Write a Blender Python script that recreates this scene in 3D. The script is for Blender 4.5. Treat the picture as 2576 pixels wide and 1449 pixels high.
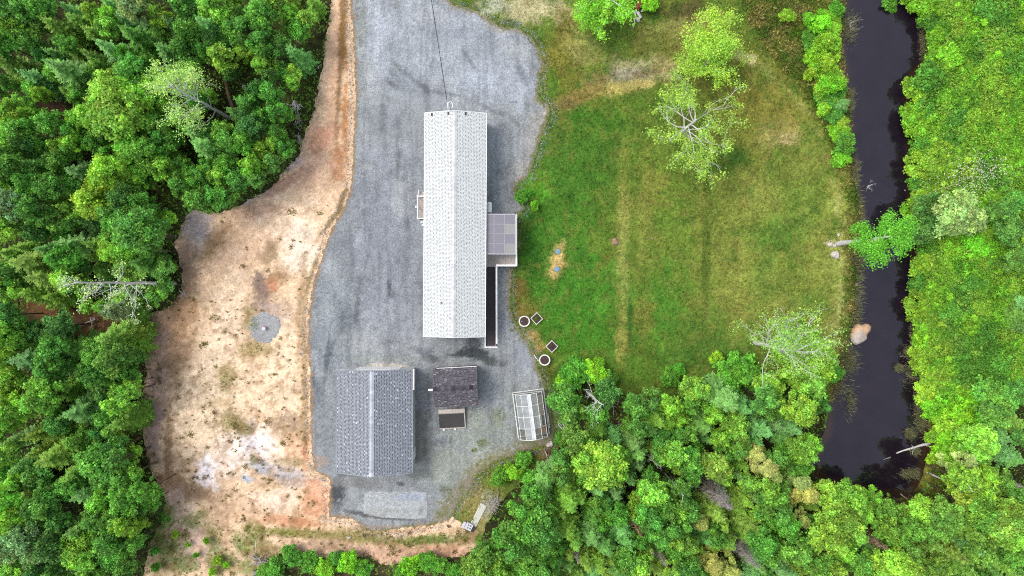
import bpy, math, random
import numpy as np
from mathutils import Vector, Matrix
from math import pi, sin, cos, tan, atan2, radians, sqrt

for _o in list(bpy.data.objects):
    bpy.data.objects.remove(_o)
SC = bpy.context.scene
COL = SC.collection

# ------------------------------------------------------------------ camera, sky, sun, exposure
CAM_H = 60.0
GROUND_W = 90.0
cam_d = bpy.data.cameras.new('camera')
cam_d.sensor_width = 36.0
cam_d.lens = 36.0 * CAM_H / GROUND_W
cam_d.clip_end = 2000.0
cam = bpy.data.objects.new('camera', cam_d)
cam.location = (0, 0, CAM_H)
COL.objects.link(cam)
SC.camera = cam

SUN_EL = radians(58)
SUN_AZ = (-0.95, 0.31)
W = bpy.data.worlds.new('World')
SC.world = W
W.use_nodes = True
wn = W.node_tree
bg = wn.nodes['Background']
sky = wn.nodes.new('ShaderNodeTexSky')
sky.sky_type = 'NISHITA'
sky.sun_disc = False
sky.sun_elevation = SUN_EL
sky.sun_rotation = atan2(SUN_AZ[0], SUN_AZ[1])
sky.air_density = 0.9
sky.dust_density = 2.5
sky.ozone_density = 1.0
hs = wn.nodes.new('ShaderNodeHueSaturation')      # thin bright overcast: the blue is veiled
hs.inputs['Saturation'].default_value = 0.5
wn.links.new(sky.outputs[0], hs.inputs['Color'])
wn.links.new(hs.outputs[0], bg.inputs[0])
bg.inputs[1].default_value = 0.15

sun_d = bpy.data.lights.new('sun', 'SUN')
sun_d.energy = 0.8
sun_d.angle = radians(28)
sun_d.color = (1.0, 0.955, 0.88)
sun = bpy.data.objects.new('sun', sun_d)
n_ = math.hypot(*SUN_AZ)
sd = Vector((SUN_AZ[0] / n_ * cos(SUN_EL), SUN_AZ[1] / n_ * cos(SUN_EL), sin(SUN_EL)))
sun.rotation_euler = (-sd).to_track_quat('-Z', 'Y').to_euler()
sun.location = sd * 80
COL.objects.link(sun)

SC.view_settings.view_transform = 'Standard'
SC.view_settings.look = 'None'
SC.view_settings.gamma = 1.0
SC.view_settings.use_curve_mapping = False
SC.view_settings.exposure = 1.1
SC.render.engine = 'CYCLES'
SC.cycles.max_bounces = 7
SC.cycles.diffuse_bounces = 3
SC.cycles.glossy_bounces = 3
SC.cycles.transparent_max_bounces = 10
SC.cycles.use_denoising = False
SC.cycles.pixel_filter_type = 'BLACKMAN_HARRIS'
SC.cycles.filter_width = 1.1
SC.cycles.sample_clamp_indirect = 6.0

# ------------------------------------------------------------------ pixels of the survey frame to metres
PXM = 2576.0 / GROUND_W
CX, CY = 1288.0, 724.5
def w2(x, y, z=0.0):
    k = (CAM_H - z) / CAM_H / PXM
    return ((x - CX) * k, (CY - y) * k)
def w3(x, y, z=0.0):
    a = w2(x, y, z)
    return Vector((a[0], a[1], z))

# ------------------------------------------------------------------ noise
_tab = np.random.RandomState(7).rand(256, 256).astype(np.float32)
def vnoise(x, y, s=0):
    x = np.asarray(x, np.float64) + s * 17.31
    y = np.asarray(y, np.float64) + s * 9.77
    xi = np.floor(x).astype(np.int64); yi = np.floor(y).astype(np.int64)
    fx = x - xi; fy = y - yi
    fx = fx * fx * (3 - 2 * fx); fy = fy * fy * (3 - 2 * fy)
    a = _tab[xi & 255, yi & 255]; b = _tab[(xi + 1) & 255, yi & 255]
    c = _tab[xi & 255, (yi + 1) & 255]; d = _tab[(xi + 1) & 255, (yi + 1) & 255]
    return (a * (1 - fx) + b * fx) * (1 - fy) + (c * (1 - fx) + d * fx) * fy
def fbm(x, y, s=0, o=4):
    t = 0; a = 0.5; f = 1.0; n = 0
    for i in range(o):
        t = t + a * vnoise(np.asarray(x) * f, np.asarray(y) * f, s + i * 3); n += a; a *= 0.55; f *= 2.03
    return t / n
def smooth(a, b, x):
    t = np.clip((x - a) / (b - a), 0, 1)
    return t * t * (3 - 2 * t)
def lin(c):
    c = np.asarray(c, np.float64) / 255.0
    return np.where(c <= 0.04045, c / 12.92, ((c + 0.055) / 1.055) ** 2.4)
LIT = 1.62         # how bright a white diffuse ground comes out in the picture
def alb(c, k=1.0):
    return np.clip(lin(c) / LIT * k, 0, 0.9)

# ------------------------------------------------------------------ mesh helpers
class MB:
    def __init__(s):
        s.v = []; s.f = []; s.c = []
    def poly(s, pts, c=None):
        b = len(s.v); s.v.extend([tuple(p) for p in pts]); s.f.append(tuple(range(b, b + len(pts)))); s.c.append(c)
    def box(s, a, b, c=None, M=None):
        x0, y0, z0 = a; x1, y1, z1 = b
        p = [(x0,y0,z0),(x1,y0,z0),(x1,y1,z0),(x0,y1,z0),(x0,y0,z1),(x1,y0,z1),(x1,y1,z1),(x0,y1,z1)]
        if M is not None: p = [tuple(M @ Vector(q)) for q in p]
        n = len(s.v); s.v.extend(p)
        for q in ((0,3,2,1),(4,5,6,7),(0,1,5,4),(1,2,6,5),(2,3,7,6),(3,0,4,7)):
            s.f.append(tuple(n + i for i in q)); s.c.append(c)
    def bar(s, p, q, w, h=None, c=None):
        p = Vector(p); q = Vector(q); h = h or w
        d = (q - p); L = d.length
        if L < 1e-6: return
        d.normalize()
        up = Vector((0, 0, 1)) if abs(d.z) < 0.95 else Vector((0, 1, 0))
        sx = d.cross(up).normalized(); sz = sx.cross(d)
        M = Matrix(((sx.x, d.x, sz.x, p.x), (sx.y, d.y, sz.y, p.y), (sx.z, d.z, sz.z, p.z), (0,0,0,1)))
        s.box((-w/2, 0, -h/2), (w/2, L, h/2), c, M)
    def tube(s, pts, rad, n=6, c=None, cap=True):
        pts = [Vector(p) for p in pts]
        if not hasattr(rad, '__len__'): rad = [rad] * len(pts)
        b = len(s.v); ref = None
        for i, p in enumerate(pts):
            d = (pts[min(i+1, len(pts)-1)] - pts[max(i-1, 0)])
            if d.length < 1e-9: d = Vector((0,0,1))
            d.normalize()
            if ref is None: ref = Vector((1,0,0)) if abs(d.x) < 0.8 else Vector((0,1,0))
            u = (ref - d * ref.dot(d))
            u = u.normalized() if u.length > 1e-5 else d.orthogonal().normalized()
            ref = u; w = d.cross(u)
            for k in range(n):
                a = 2 * pi * k / n
                s.v.append(tuple(p + (u * cos(a) + w * sin(a)) * rad[i]))
        for i in range(len(pts) - 1):
            for k in range(n):
                s.f.append((b + i*n + k, b + i*n + (k+1) % n, b + (i+1)*n + (k+1) % n, b + (i+1)*n + k)); s.c.append(c)
        if cap:
            s.f.append(tuple(b + k for k in reversed(range(n)))); s.c.append(c)
            s.f.append(tuple(b + (len(pts)-1)*n + k for k in range(n))); s.c.append(c)
    def lathe(s, prof, n=24, o=(0,0,0), c=None):
        b = len(s.v)
        for r, z in prof:
            for k in range(n):
                a = 2*pi*k/n; s.v.append((o[0] + r*cos(a), o[1] + r*sin(a), o[2] + z))
        for i in range(len(prof)-1):
            for k in range(n):
                s.f.append((b+i*n+k, b+i*n+(k+1)%n, b+(i+1)*n+(k+1)%n, b+(i+1)*n+k)); s.c.append(c)
        s.f.append(tuple(b+(len(prof)-1)*n+k for k in range(n))); s.c.append(c)
    def mesh(s, name):
        me = bpy.data.meshes.new(name)
        me.from_pydata(s.v, [], s.f)
        if any(c is not None for c in s.c):
            at = me.color_attributes.new('col', 'FLOAT_COLOR', 'CORNER')
            buf = np.ones((len(me.loops), 4), np.float32); i = 0
            for f, c in zip(s.f, s.c):
                if c is not None: buf[i:i+len(f), :3] = c
                i += len(f)
            at.data.foreach_set('color', buf.ravel())
        me.update()
        return me
    def build(s, name, mat, parent=None, loc=None, rz=0, smooth_=False):
        return link(name, s.mesh(name), mat, parent, loc, rz, smooth_)

def link(name, me, mat, parent=None, loc=None, rz=0, smooth_=False):
    if mat is not None and not me.materials: me.materials.append(mat)
    if smooth_: me.polygons.foreach_set('use_smooth', [True] * len(me.polygons))
    o = bpy.data.objects.new(name, me); COL.objects.link(o)
    if parent is not None: o.parent = parent
    if loc is not None: o.location = loc
    o.rotation_euler.z = rz
    return o

def np_mesh(name, V, F, col=None):
    """V n x 3, F m x k (all faces the same size), col n x 3 per point"""
    me = bpy.data.meshes.new(name)
    V = np.asarray(V, np.float32); F = np.asarray(F, np.int32); m, k = F.shape
    me.vertices.add(len(V)); me.vertices.foreach_set('co', V.ravel())
    me.loops.add(m * k); me.loops.foreach_set('vertex_index', F.ravel())
    me.polygons.add(m); me.polygons.foreach_set('loop_start', np.arange(m, dtype=np.int32) * k)
    me.update(calc_edges=True)
    if col is not None:
        at = me.color_attributes.new('col', 'FLOAT_COLOR', 'POINT')
        buf = np.ones((len(V), 4), np.float32); buf[:, :3] = col
        at.data.foreach_set('color', buf.ravel())
    return me

def empty(name, loc, rz=0):
    o = bpy.data.objects.new(name, None); COL.objects.link(o)
    o.location = loc; o.rotation_euler.z = rz; o.empty_display_size = 0.3
    return o
def tag(o, label, cat=None, group=None, kind=None):
    o['label'] = label
    if cat: o['category'] = cat
    if group: o['group'] = group
    if kind: o['kind'] = kind
    return o

# ------------------------------------------------------------------ materials
def nodes_of(name):
    m = bpy.data.materials.new(name); m.use_nodes = True
    nt = m.node_tree
    return m, nt, nt.nodes['Principled BSDF']
def setin(b, k, v):
    if k in b.inputs: b.inputs[k].default_value = v
def noise_node(nt, scale, detail=4, rough=0.6, coord='Object'):
    tc = nt.nodes.new('ShaderNodeTexCoord'); n = nt.nodes.new('ShaderNodeTexNoise')
    n.inputs['Scale'].default_value = scale; n.inputs['Detail'].default_value = detail; n.inputs['Roughness'].default_value = rough
    nt.links.new(tc.outputs[coord], n.inputs['Vector'])
    return n
def ramp(nt, src, a, b, p0=0.3, p1=0.7):
    r = nt.nodes.new('ShaderNodeMapRange')
    r.inputs['From Min'].default_value = p0; r.inputs['From Max'].default_value = p1
    r.inputs['To Min'].default_value = a; r.inputs['To Max'].default_value = b
    nt.links.new(src, r.inputs['Value'])
    return r.outputs[0]
def mul(nt, c, f):
    m = nt.nodes.new('ShaderNodeVectorMath'); m.operation = 'SCALE'
    nt.links.new(c, m.inputs[0]); nt.links.new(f, m.inputs['Scale'])
    return m.outputs[0]
def plain(name, rgb, rough=0.7, var=0.15, scale=6.0, bump=0.0, spec=0.4, metal=0.0, k=1.0, raw=False):
    m, nt, b = nodes_of(name)
    c = rgb if raw else alb(rgb, k)
    v = nt.nodes.new('ShaderNodeRGB'); v.outputs[0].default_value = (*c, 1)
    n = noise_node(nt, scale, 6, 0.7)
    nt.links.new(mul(nt, v.outputs[0], ramp(nt, n.outputs[0], 1 - var, 1 + var)), b.inputs['Base Color'])
    setin(b, 'Roughness', rough); setin(b, 'Specular IOR Level', spec); setin(b, 'Metallic', metal)
    if bump:
        bn = nt.nodes.new('ShaderNodeBump'); bn.inputs['Strength'].default_value = bump; bn.inputs['Distance'].default_value = 0.02
        nt.links.new(n.outputs[0], bn.inputs['Height']); nt.links.new(bn.outputs[0], b.inputs['Normal'])
    return m
def vcol(name, rough=0.9, fine=((9, 0.35), (40, 0.25)), bump=0.3, dist=0.05, spec=0.2):
    """colour from the mesh's own 'col' attribute, broken up by noise of several sizes"""
    m, nt, b = nodes_of(name)
    a = nt.nodes.new('ShaderNodeAttribute'); a.attribute_name = 'col'
    c = a.outputs['Color']; h = None
    for s, v in fine:
        n = noise_node(nt, s, 3, 0.65)
        c = mul(nt, c, ramp(nt, n.outputs[0], 1 - v, 1 + v, 0.32, 0.68))
        h = h or n.outputs[0]
    nt.links.new(c, b.inputs['Base Color'])
    setin(b, 'Roughness', rough); setin(b, 'Specular IOR Level', spec)
    if bump and h is not None:
        bn = nt.nodes.new('ShaderNodeBump'); bn.inputs['Strength'].default_value = bump; bn.inputs['Distance'].default_value = dist
        nt.links.new(h, bn.inputs['Height']); nt.links.new(bn.outputs[0], b.inputs['Normal'])
    return m
def leafmat(name, trans=0.35, gloss=0.25, use_obj=True):
    m, nt, b = nodes_of(name)
    at = nt.nodes.new('ShaderNodeAttribute'); at.attribute_name = 'col'
    c = at.outputs['Color']
    if use_obj:
        oi = nt.nodes.new('ShaderNodeObjectInfo')
        mx = nt.nodes.new('ShaderNodeVectorMath'); mx.operation = 'MULTIPLY'
        nt.links.new(oi.outputs['Color'], mx.inputs[0]); nt.links.new(c, mx.inputs[1]); c = mx.outputs[0]
    nt.links.new(c, b.inputs['Base Color'])
    setin(b, 'Roughness', 0.55); setin(b, 'Specular IOR Level', gloss)
    tr = nt.nodes.new('ShaderNodeBsdfTranslucent'); nt.links.new(c, tr.inputs[0])
    ms = nt.nodes.new('ShaderNodeMixShader'); ms.inputs[0].default_value = trans
    nt.links.new(b.outputs[0], ms.inputs[1]); nt.links.new(tr.outputs[0], ms.inputs[2])
    nt.links.new(ms.outputs[0], nt.nodes['Material Output'].inputs[0])
    return m

M = {}
M['leaf'] = leafmat('leaf')
M['blade'] = leafmat('blade', 0.3, 0.15, False)
M['bark'] = plain('bark', (105, 92, 78), 0.9, 0.4, 5, 0.6)
M['pale_bark'] = plain('pale_bark', (.50, .485, .46), 0.85, 0.25, 4, 0.4, raw=True)
M['grey_bark'] = plain('grey_bark', (.38, .375, .35), 0.9, 0.3, 4, 0.4, raw=True)
M['dead_wood'] = plain('dead_wood', (196, 186, 178), 0.9, 0.3, 5, 0.4)
M['rust_twig'] = plain('rust_twig', (165, 120, 85), 0.9, 0.3, 5, 0.4)
M['white_trim'] = plain('white_trim', (.72, .72, .71), 0.5, 0.05, 3, raw=True)
M['vinyl'] = plain('vinyl', (226, 226, 222), 0.5, 0.05, 2)
M['glass'] = plain('glass', (40, 48, 55), 0.08, 0.1, 1, 0, 0.6)
M['deck_wood'] = plain('deck_wood', (218, 207, 197), 0.85, 0.25, 9, 0.3)
M['mat_black'] = plain('mat_black', (80, 78, 77), 0.9, 0.16, 3.0, 0.1, 0.3)
M['shingle'] = vcol('shingle', 0.92, ((3, 0.07), (45, 0.16)), 0.25, 0.01)
M['soil'] = plain('soil', (84, 66, 60), 0.95, 0.45, 9, 0.8)
M['rock'] = plain('rock', (226, 214, 204), 0.85, 0.2, 3, 0.6)
M['boulder'] = vcol('boulder', 0.85, ((2.5, 0.15), (12, 0.18)), 0.5, 0.03)
# ================================================================== THE GROUND
def P(s):
    return np.array([[float(t) for t in q.split(',')] for q in s.split()])
POND = P('2130,-80 2125,40 2115,90 2125,180 2140,280 2142,400 2152,460 2166,520 2162,600 2152,640 2156,700 2150,770 2140,830 2130,880 2110,930 2100,980 2088,1040 2082,1090 2062,1130 2050,1160 2062,1195 2090,1218 2140,1224 2200,1240 2250,1248 2290,1240 2318,1200 2334,1130 2330,1060 2325,1000 2312,940 2312,870 2307,780 2312,700 2302,640 2310,560 2297,500 2291,420 2296,350 2300,300 2287,240 2292,200 2332,150 2334,80 2312,30 2272,-20 2262,-80')
DRIVE = P('866,-90 872,0 880,60 884,150 888,240 883,330 879,420 873,480 853,530 830,570 812,610 800,650 785,700 775,750 768,800 768,860 772,930 774,1000 774,1080 776,1140 785,1190 822,1206 820,1306 880,1312 925,1345 985,1340 1080,1328 1140,1312 1152,1270 1182,1240 1200,1205 1240,1170 1290,1150 1386,1122 1398,1090 1386,1010 1376,960 1360,930 1348,890 1336,860 1312,830 1296,800 1287,760 1290,690 1296,640 1296,560 1328,525 1312,500 1302,470 1335,445 1355,385 1370,330 1388,290 1386,265 1358,245 1362,200 1373,160 1360,120 1340,88 1300,66 1258,60 1232,42 1200,22 1140,6 1112,-30 1100,-90')
SOIL = P('838,-90 836,0 826,60 816,130 806,190 800,240 786,290 766,330 756,372 742,402 702,448 656,488 600,518 545,536 485,522 455,570 440,620 456,680 458,735 430,770 376,790 368,870 364,960 358,1060 368,1130 388,1200 420,1260 400,1320 368,1400 362,1449 356,1530 640,1530 642,1440 700,1392 820,1402 930,1398 962,1424 1060,1404 1166,1402 1200,1370 1215,1335 1150,1300 1120,1200 900,1190 930,500 930,-90')
LAWN = P('1060,-90 2160,-90 2150,40 2140,90 2150,180 2165,280 2170,400 2180,520 2180,640 2180,770 2160,880 2120,960 2100,1010 2060,990 1960,960 1850,960 1760,985 1680,1010 1560,990 1480,960 1420,950 1410,1010 1420,1090 1400,1150 1330,1200 1290,1230 1240,1290 1200,1370 1150,1350 1100,1200 1260,1100 1260,700 1240,450 1300,250 1250,100 1100,30')

def sdf(poly, x, y):
    """signed distance in survey pixels, positive inside"""
    sh = x.shape; x = x.ravel(); y = y.ravel()
    d = np.full(len(x), 1e18); ins = np.zeros(len(x), bool)
    n = len(poly)
    for i in range(n):
        ax, ay = poly[i]; bx, by = poly[(i+1) % n]
        ex, ey = bx-ax, by-ay
        t = np.clip(((x-ax)*ex + (y-ay)*ey) / (ex*ex + ey*ey + 1e-9), 0, 1)
        d = np.minimum(d, (x-ax-t*ex)**2 + (y-ay-t*ey)**2)
        c = (ay > y) != (by > y)
        with np.errstate(divide='ignore', invalid='ignore'):
            ins ^= c & (x < (bx-ax)*(y-ay)/(by-ay+1e-12) + ax)
    d = np.sqrt(d)
    return np.where(ins, d, -d).reshape(sh)

def to_px(X, Y):
    return CX + X*PXM, CY - Y*PXM
def hgt(X, Y, pond=None):
    x, y = to_px(X, Y)
    if pond is None: pond = sdf(POND, x, y)
    d = pond / PXM + 0.25*(fbm(X*0.9, Y*0.9, 5, 3) - 0.5)
    z = 0.10*(fbm(X*0.16, Y*0.16, 2, 2) - 0.5)
    return z - 0.22*smooth(-0.7, 0.1, d) - 0.75*smooth(0.0, 2.2, d)
WATER_Z = -0.17

def paint(x, y, base, blobs, seed=0):
    """a broad tint for each point: base colour plus soft-edged uneven patches (x, y, rx, ry, degrees, rgb, strength)"""
    c = np.empty(x.shape + (3,)); c[:] = lin(base)
    n1 = fbm(x/34, y/34, 11+seed, 4) - 0.5; n2 = fbm(x/11, y/11, 21+seed, 3) - 0.5 + 0.9*(fbm(x/3.6, y/3.6, 25+seed, 2) - 0.5)
    for bx, by, rx, ry, rot, rgb, st in blobs:
        R = max(rx, ry)*1.9
        m = (abs(x-bx) < R) & (abs(y-by) < R)
        if not m.any(): continue
        dx = x[m]-bx; dy = y[m]-by; a = radians(rot)
        u = (dx*cos(a) + dy*sin(a))/rx; v = (-dx*sin(a) + dy*cos(a))/ry
        d = np.sqrt(u*u + v*v) + 1.1*n1[m] + 0.7*n2[m]
        w = (smooth(1.2, 0.45, d)*st)[:, None]
        c[m] = c[m]*(1-w) + lin(rgb)*w
    return c

def sheet(name, sd_px, bbox, res, z, tint, mat, edge=0.35, zbase=True):
    """a sheet over the survey box cut to sd_px(x, y) > 0 with its edge snapped to the outline"""
    x0, y0 = w2(bbox[0], bbox[3]); x1, y1 = w2(bbox[2], bbox[1])
    xs = np.arange(x0, x1, res); ys = np.arange(y0, y1, res)
    X, Y = np.meshgrid(xs, ys, indexing='ij')
    px, py = to_px(X, Y)
    S = sd_px(px, py) / PXM
    gx, gy = np.gradient(S, res)
    g = np.sqrt(gx*gx + gy*gy) + 1e-6
    keep = (S[:-1,:-1] > 0) | (S[1:,:-1] > 0) | (S[1:,1:] > 0) | (S[:-1,1:] > 0)
    out = (S < 0) & (S > -2*res)
    mv = np.where(out, np.clip(-S, 0, res*1.3)/np.maximum(g, 0.6)**2, 0)
    X = X + gx*mv; Y = Y + gy*mv
    px, py = to_px(X, Y)
    Z = hgt(X, Y) + 0.004 + z*smooth(0, edge, S)
    C = tint(px, py) / LIT
    idx = np.arange(X.size).reshape(X.shape)
    F = np.stack([idx[:-1,:-1], idx[1:,:-1], idx[1:,1:], idx[:-1,1:]], -1)[keep]
    used = np.unique(F); rem = np.full(X.size, -1); rem[used] = np.arange(len(used))
    V = np.stack([X, Y, Z], -1).reshape(-1, 3)[used]
    me = np_mesh(name, V, rem[F], np.clip(C.reshape(-1, 3)[used], 0, 0.9))
    o = link(name, me, mat, smooth_=True)
    return o

def rag(poly, amp=7, f=12, seed=0):
    return lambda x, y: sdf(poly, x, y) + amp*2*(fbm(x/f, y/f, 31+seed, 4) - 0.5)

# ---- the base ground: forest floor, rough grass, pond bed; one sheet out to the horizon
g_blobs = [
    (700, 140, 120, 260, 0, (78, 88, 38), .8), (640, 470, 130, 70, -30, (70, 80, 35), .8), (720, 60, 70, 90, 0, (85, 100, 40), .7),
    (180, 800, 150, 45, 20, (120, 84, 52), .9), (290, 830, 120, 30, 15, (140, 105, 75), .8), (130, 270, 40, 28, 0, (70, 48, 34), .9), (455, 400, 30, 40, 0, (70, 60, 34), .8),
    (440, 520, 50, 90, 0, (78, 92, 40), .8), (400, 1290, 60, 60, 0, (80, 105, 45), .9), (430, 1400, 70, 60, 0, (85, 110, 45), .8),
    (1680, 1000, 260, 45, -4, (70, 90, 36), .9), (1600, 1015, 120, 40, 0, (100, 72, 52), .5),
    (1530, 1075, 60, 50, 0, (110, 88, 66), .7), (1400, 1230, 120, 60, -30, (95, 100, 50), .8), (1260, 1400, 120, 50, 0, (96, 80, 60), .8), (1000, 1420, 300, 30, 0, (110, 90, 66), .8),
    (2380, 1240, 90, 60, 0, (130, 120, 55), .8), (2300, 1290, 70, 40, 0, (150, 125, 70), .8), (2340, 1100, 40, 220, 0, (140, 140, 55), .8),
    (2340, 600, 40, 600, 0, (95, 85, 50), .8), (2440, 400, 220, 500, 0, (80, 105, 35), .8), (2120, 200, 60, 300, 0, (120, 120, 55), .8),
    (2150, 700, 40, 500, 0, (112, 112, 60), .8),
]
def ground_tint(x, y):
    c = paint(x, y, (58, 58, 30), g_blobs, 0)
    n = fbm(x/20, y/20, 51, 4)[..., None]
    c = c*(0.6 + 0.8*n)
    p = sdf(POND, x, y)
    w = smooth(-6, 14, p)[..., None]
    return c*(1-w) + lin((56, 42, 30))*w
xs = np.concatenate([[-420, -220, -120, -75, -60], np.arange(-50, 50.01, 0.3), [60, 75, 120, 220, 420]])
ys = np.concatenate([[-420, -220, -120, -70, -45], np.arange(-31, 31.01, 0.3), [45, 70, 120, 220, 420]])
X, Y = np.meshgrid(xs, ys, indexing='ij')
px, py = to_px(X, Y)
idx = np.arange(X.size).reshape(X.shape)
F = np.stack([idx[:-1,:-1], idx[1:,:-1], idx[1:,1:], idx[:-1,1:]], -1).reshape(-1, 4)
Z = hgt(X, Y) - 0.03
M['ground'] = vcol('forest_floor', 0.95, ((2.2, 0.35), (9, 0.4), (30, 0.25)), 0.6, 0.1)
ground = link('ground', np_mesh('ground', np.stack([X, Y, Z], -1).reshape(-1, 3), F, np.clip(ground_tint(px, py).reshape(-1, 3)/LIT, 0, .9)), M['ground'], smooth_=True)
tag(ground, 'dark leaf-littered forest floor and rough ground under the trees', None, None, 'structure')

# ---- lawn
LB = []
def lb(x, y, rx, ry, rot, rgb, st=.85): LB.append((x, y, rx, ry, rot, rgb, st))
TAN = (168, 146, 84); OLV = (126, 122, 52); GRN = (78, 118, 40); DGR = (56, 92, 32); LIM = (112, 142, 52)
lb(1400, 620, 130, 330, 0, (74, 116, 38)); lb(1450, 400, 150, 160, 0, (76, 108, 38)); lb(1900, 620, 260, 330, 0, (128, 128, 58)); lb(1880, 240, 180, 170, 0, (132, 122, 56))
lb(1660, 620, 90, 300, 0, (108, 122, 48)); lb(1480, 830, 160, 90, 0, (72, 118, 36)); lb(1330, 640, 40, 120, 0, (58, 98, 32)); lb(1460, 730, 110, 90, 0, (78, 124, 40))  # darkest green strip, right of the deck: the deck roof's shadow painted in
lb(1660, 790, 80, 130, 0, (82, 122, 42)); lb(1560, 920, 220, 50, 0, (88, 112, 40)); lb(1790, 870, 120, 90, 0, (84, 110, 44)); lb(1900, 760, 120, 130, 0, (118, 126, 56))
lb(1569, 420, 18, 90, 2, (142, 136, 64), .5); lb(1569, 560, 20, 110, 0, (160, 146, 80), .62); lb(1568, 700, 16, 110, 0, (150, 144, 78), .6); lb(1564, 840, 18, 70, 0, (166, 146, 78), .7)
lb(1620, 560, 30, 160, 0, (138, 132, 64), .6); lb(1640, 470, 60, 60, 0, (134, 126, 58), .7); lb(1620, 800, 30, 60, 0, (140, 122, 60), .6); lb(1585, 830, 8, 80, 0, (58, 92, 34), .8)
lb(1778, 560, 14, 110, 3, (88, 98, 38), .6); lb(1775, 700, 11, 110, 2, (82, 96, 38), .7); lb(1780, 440, 14, 60, 0, (84, 92, 36), .8)
lb(1960, 330, 55, 48, 0, (176, 150, 96), .8); lb(1985, 350, 28, 18, 0, (206, 172, 130), .8); lb(1930, 270, 110, 60, 30, (136, 118, 54), .7); lb(1830, 400, 60, 40, 0, (66, 92, 34), .8)
lb(2000, 560, 110, 120, 0, (112, 128, 54), .7); lb(1900, 500, 80, 60, 0, (150, 138, 70), .5); lb(1850, 690, 50, 120, 0, (146, 136, 66), .6); lb(2070, 700, 60, 240, 0, (144, 138, 66), .7); lb(2000, 800, 120, 60, 0, (150, 138, 72), .6)
lb(2050, 770, 50, 50, 0, (98, 122, 48), .6); lb(1950, 600, 70, 50, 0, (84, 116, 44), .6); lb(2040, 400, 60, 80, 40, (134, 132, 62), .7)
# the mown edge and the longer grass beyond it
for q in [(1880, 150), (1930, 180), (1980, 225), (2020, 270), (2055, 330), (2085, 400), (2105, 470)]: lb(q[0], q[1], 34, 13, 45, (164, 150, 84), .65)
for q in [(1905, 130), (1960, 175), (2010, 225), (2050, 280), (2080, 340)]: lb(q[0]+18, q[1], 34, 14, 45, (84, 98, 38), .8)
for q in [(2000, 60), (2060, 120), (2080, 200), (2110, 300), (2100, 40), (1960, 20)]: lb(q[0], q[1], 70, 70, 0, (128, 132, 52), .8)
lb(1930, 70, 60, 40, 30, (104, 84, 56), .7); lb(2010, 150, 60, 28, 50, (132, 112, 72), .8); lb(1985, 20, 70, 30, 0, (110, 96, 60), .7); lb(1870, 145, 40, 12, 20, (196, 168, 124), .9); lb(1892, 148, 12, 10, 0, (214, 180, 140), .8)
lb(2115, 640, 40, 120, 0, (160, 156, 78), .8); lb(2125, 500, 34, 90, 0, (158, 150, 76), .8); lb(2115, 820, 34, 130, 0, (164, 154, 88), .8); lb(2140, 380, 20, 60, 0, (120, 130, 48), .8); lb(2100, 930, 30, 60, 0, (130, 138, 64), .8)
for q_ in [(2112, 520), (2124, 590), (2126, 660), (2122, 730), (2116, 800), (2106, 870), (2098, 930)]: lb(q_[0]-6, q_[1], 9, 44, 4, (184, 170, 104), .6)
lb(2090, 612, 22, 10, 0, (206, 182, 140), .8)
# the rough ground at the top
lb(1330, 20, 110, 42, 8, (196, 170, 136), .9); lb(1420, 45, 60, 30, 10, (186, 160, 116), .8); lb(1240, 10, 50, 22, 10, (178, 166, 146), .9); lb(1500, 70, 90, 50, 0, (132, 120, 56), .8); lb(1420, 150, 60, 110, 0, (122, 106, 48), .85); lb(1290, 60, 30, 12, 20, (120, 118, 90), .8)
lb(1470, 120, 60, 50, 20, (168, 148, 92), .6); lb(1580, 100, 100, 50, 0, (100, 112, 44), .8); lb(1700, 90, 110, 60, -10, (150, 136, 76), .8); lb(1760, 50, 80, 40, 0, (152, 134, 78), .7); lb(1640, 120, 90, 40, 0, (124, 116, 56), .8)
lb(1600, 185, 105, 40, -6, (172, 150, 116), .95); lb(1580, 190, 60, 18, -8, (160, 140, 124), .8); lb(1640, 180, 60, 12, -14, (138, 108, 84), .7); lb(1500, 205, 40, 40, 0, (132, 108, 66), .8); lb(1560, 222, 110, 18, -8, (190, 158, 96), .8); lb(1420, 262, 40, 25, -20, (132, 104, 66), .9); lb(1690, 165, 60, 18, 0, (176, 146, 100), .7)
lb(1470, 235, 60, 20, -10, (140, 112, 62), .7); lb(1680, 255, 110, 26, -8, (80, 108, 38), .7); lb(1390, 210, 24, 40, 0, (88, 110, 40), .8)
lb(1620, 25, 110, 34, 0, (72, 84, 34), .85); lb(1540, 60, 40, 40, 0, (92, 116, 44), .7); lb(1720, 20, 60, 30, 0, (80, 64, 44), .7)
# by the drive
lb(1312, 470, 16, 26, 0, (62, 112, 36), .9); lb(1345, 470, 40, 50, 0, (92, 140, 42), .8); lb(1305, 740, 20, 70, 0, (118, 94, 48), .9); lb(1330, 780, 30, 40, 0, (122, 100, 50), .8); lb(1340, 846, 30, 20, 30, (164, 130, 82), .95); lb(1356, 876, 26, 22, 40, (166, 132, 80), .9); lb(1372, 935, 24, 30, 0, (112, 108, 48), .9)
lb(1402, 656, 30, 48, 0, (150, 140, 78), .9); lb(1402, 656, 24, 42, 0, (212, 168, 112), 1.0); lb(1547, 608, 12, 10, 0, (150, 120, 90), .8)
lb(1400, 330, 40, 80, 0, (92, 104, 44), .6); lb(1500, 300, 80, 30, 0, (66, 104, 34), .7); lb(1405, 1030, 26, 90, 0, (88, 112, 46), .9); lb(1250, 1230, 80, 60, -40, (128, 120, 62), .9); lb(1210, 1280, 50, 60, 20, (156, 130, 86), .9); lb(1320, 1190, 80, 40, -20, (118, 122, 62), .8); lb(1380, 1140, 50, 25, -20, (120, 92, 66), .9)
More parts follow.
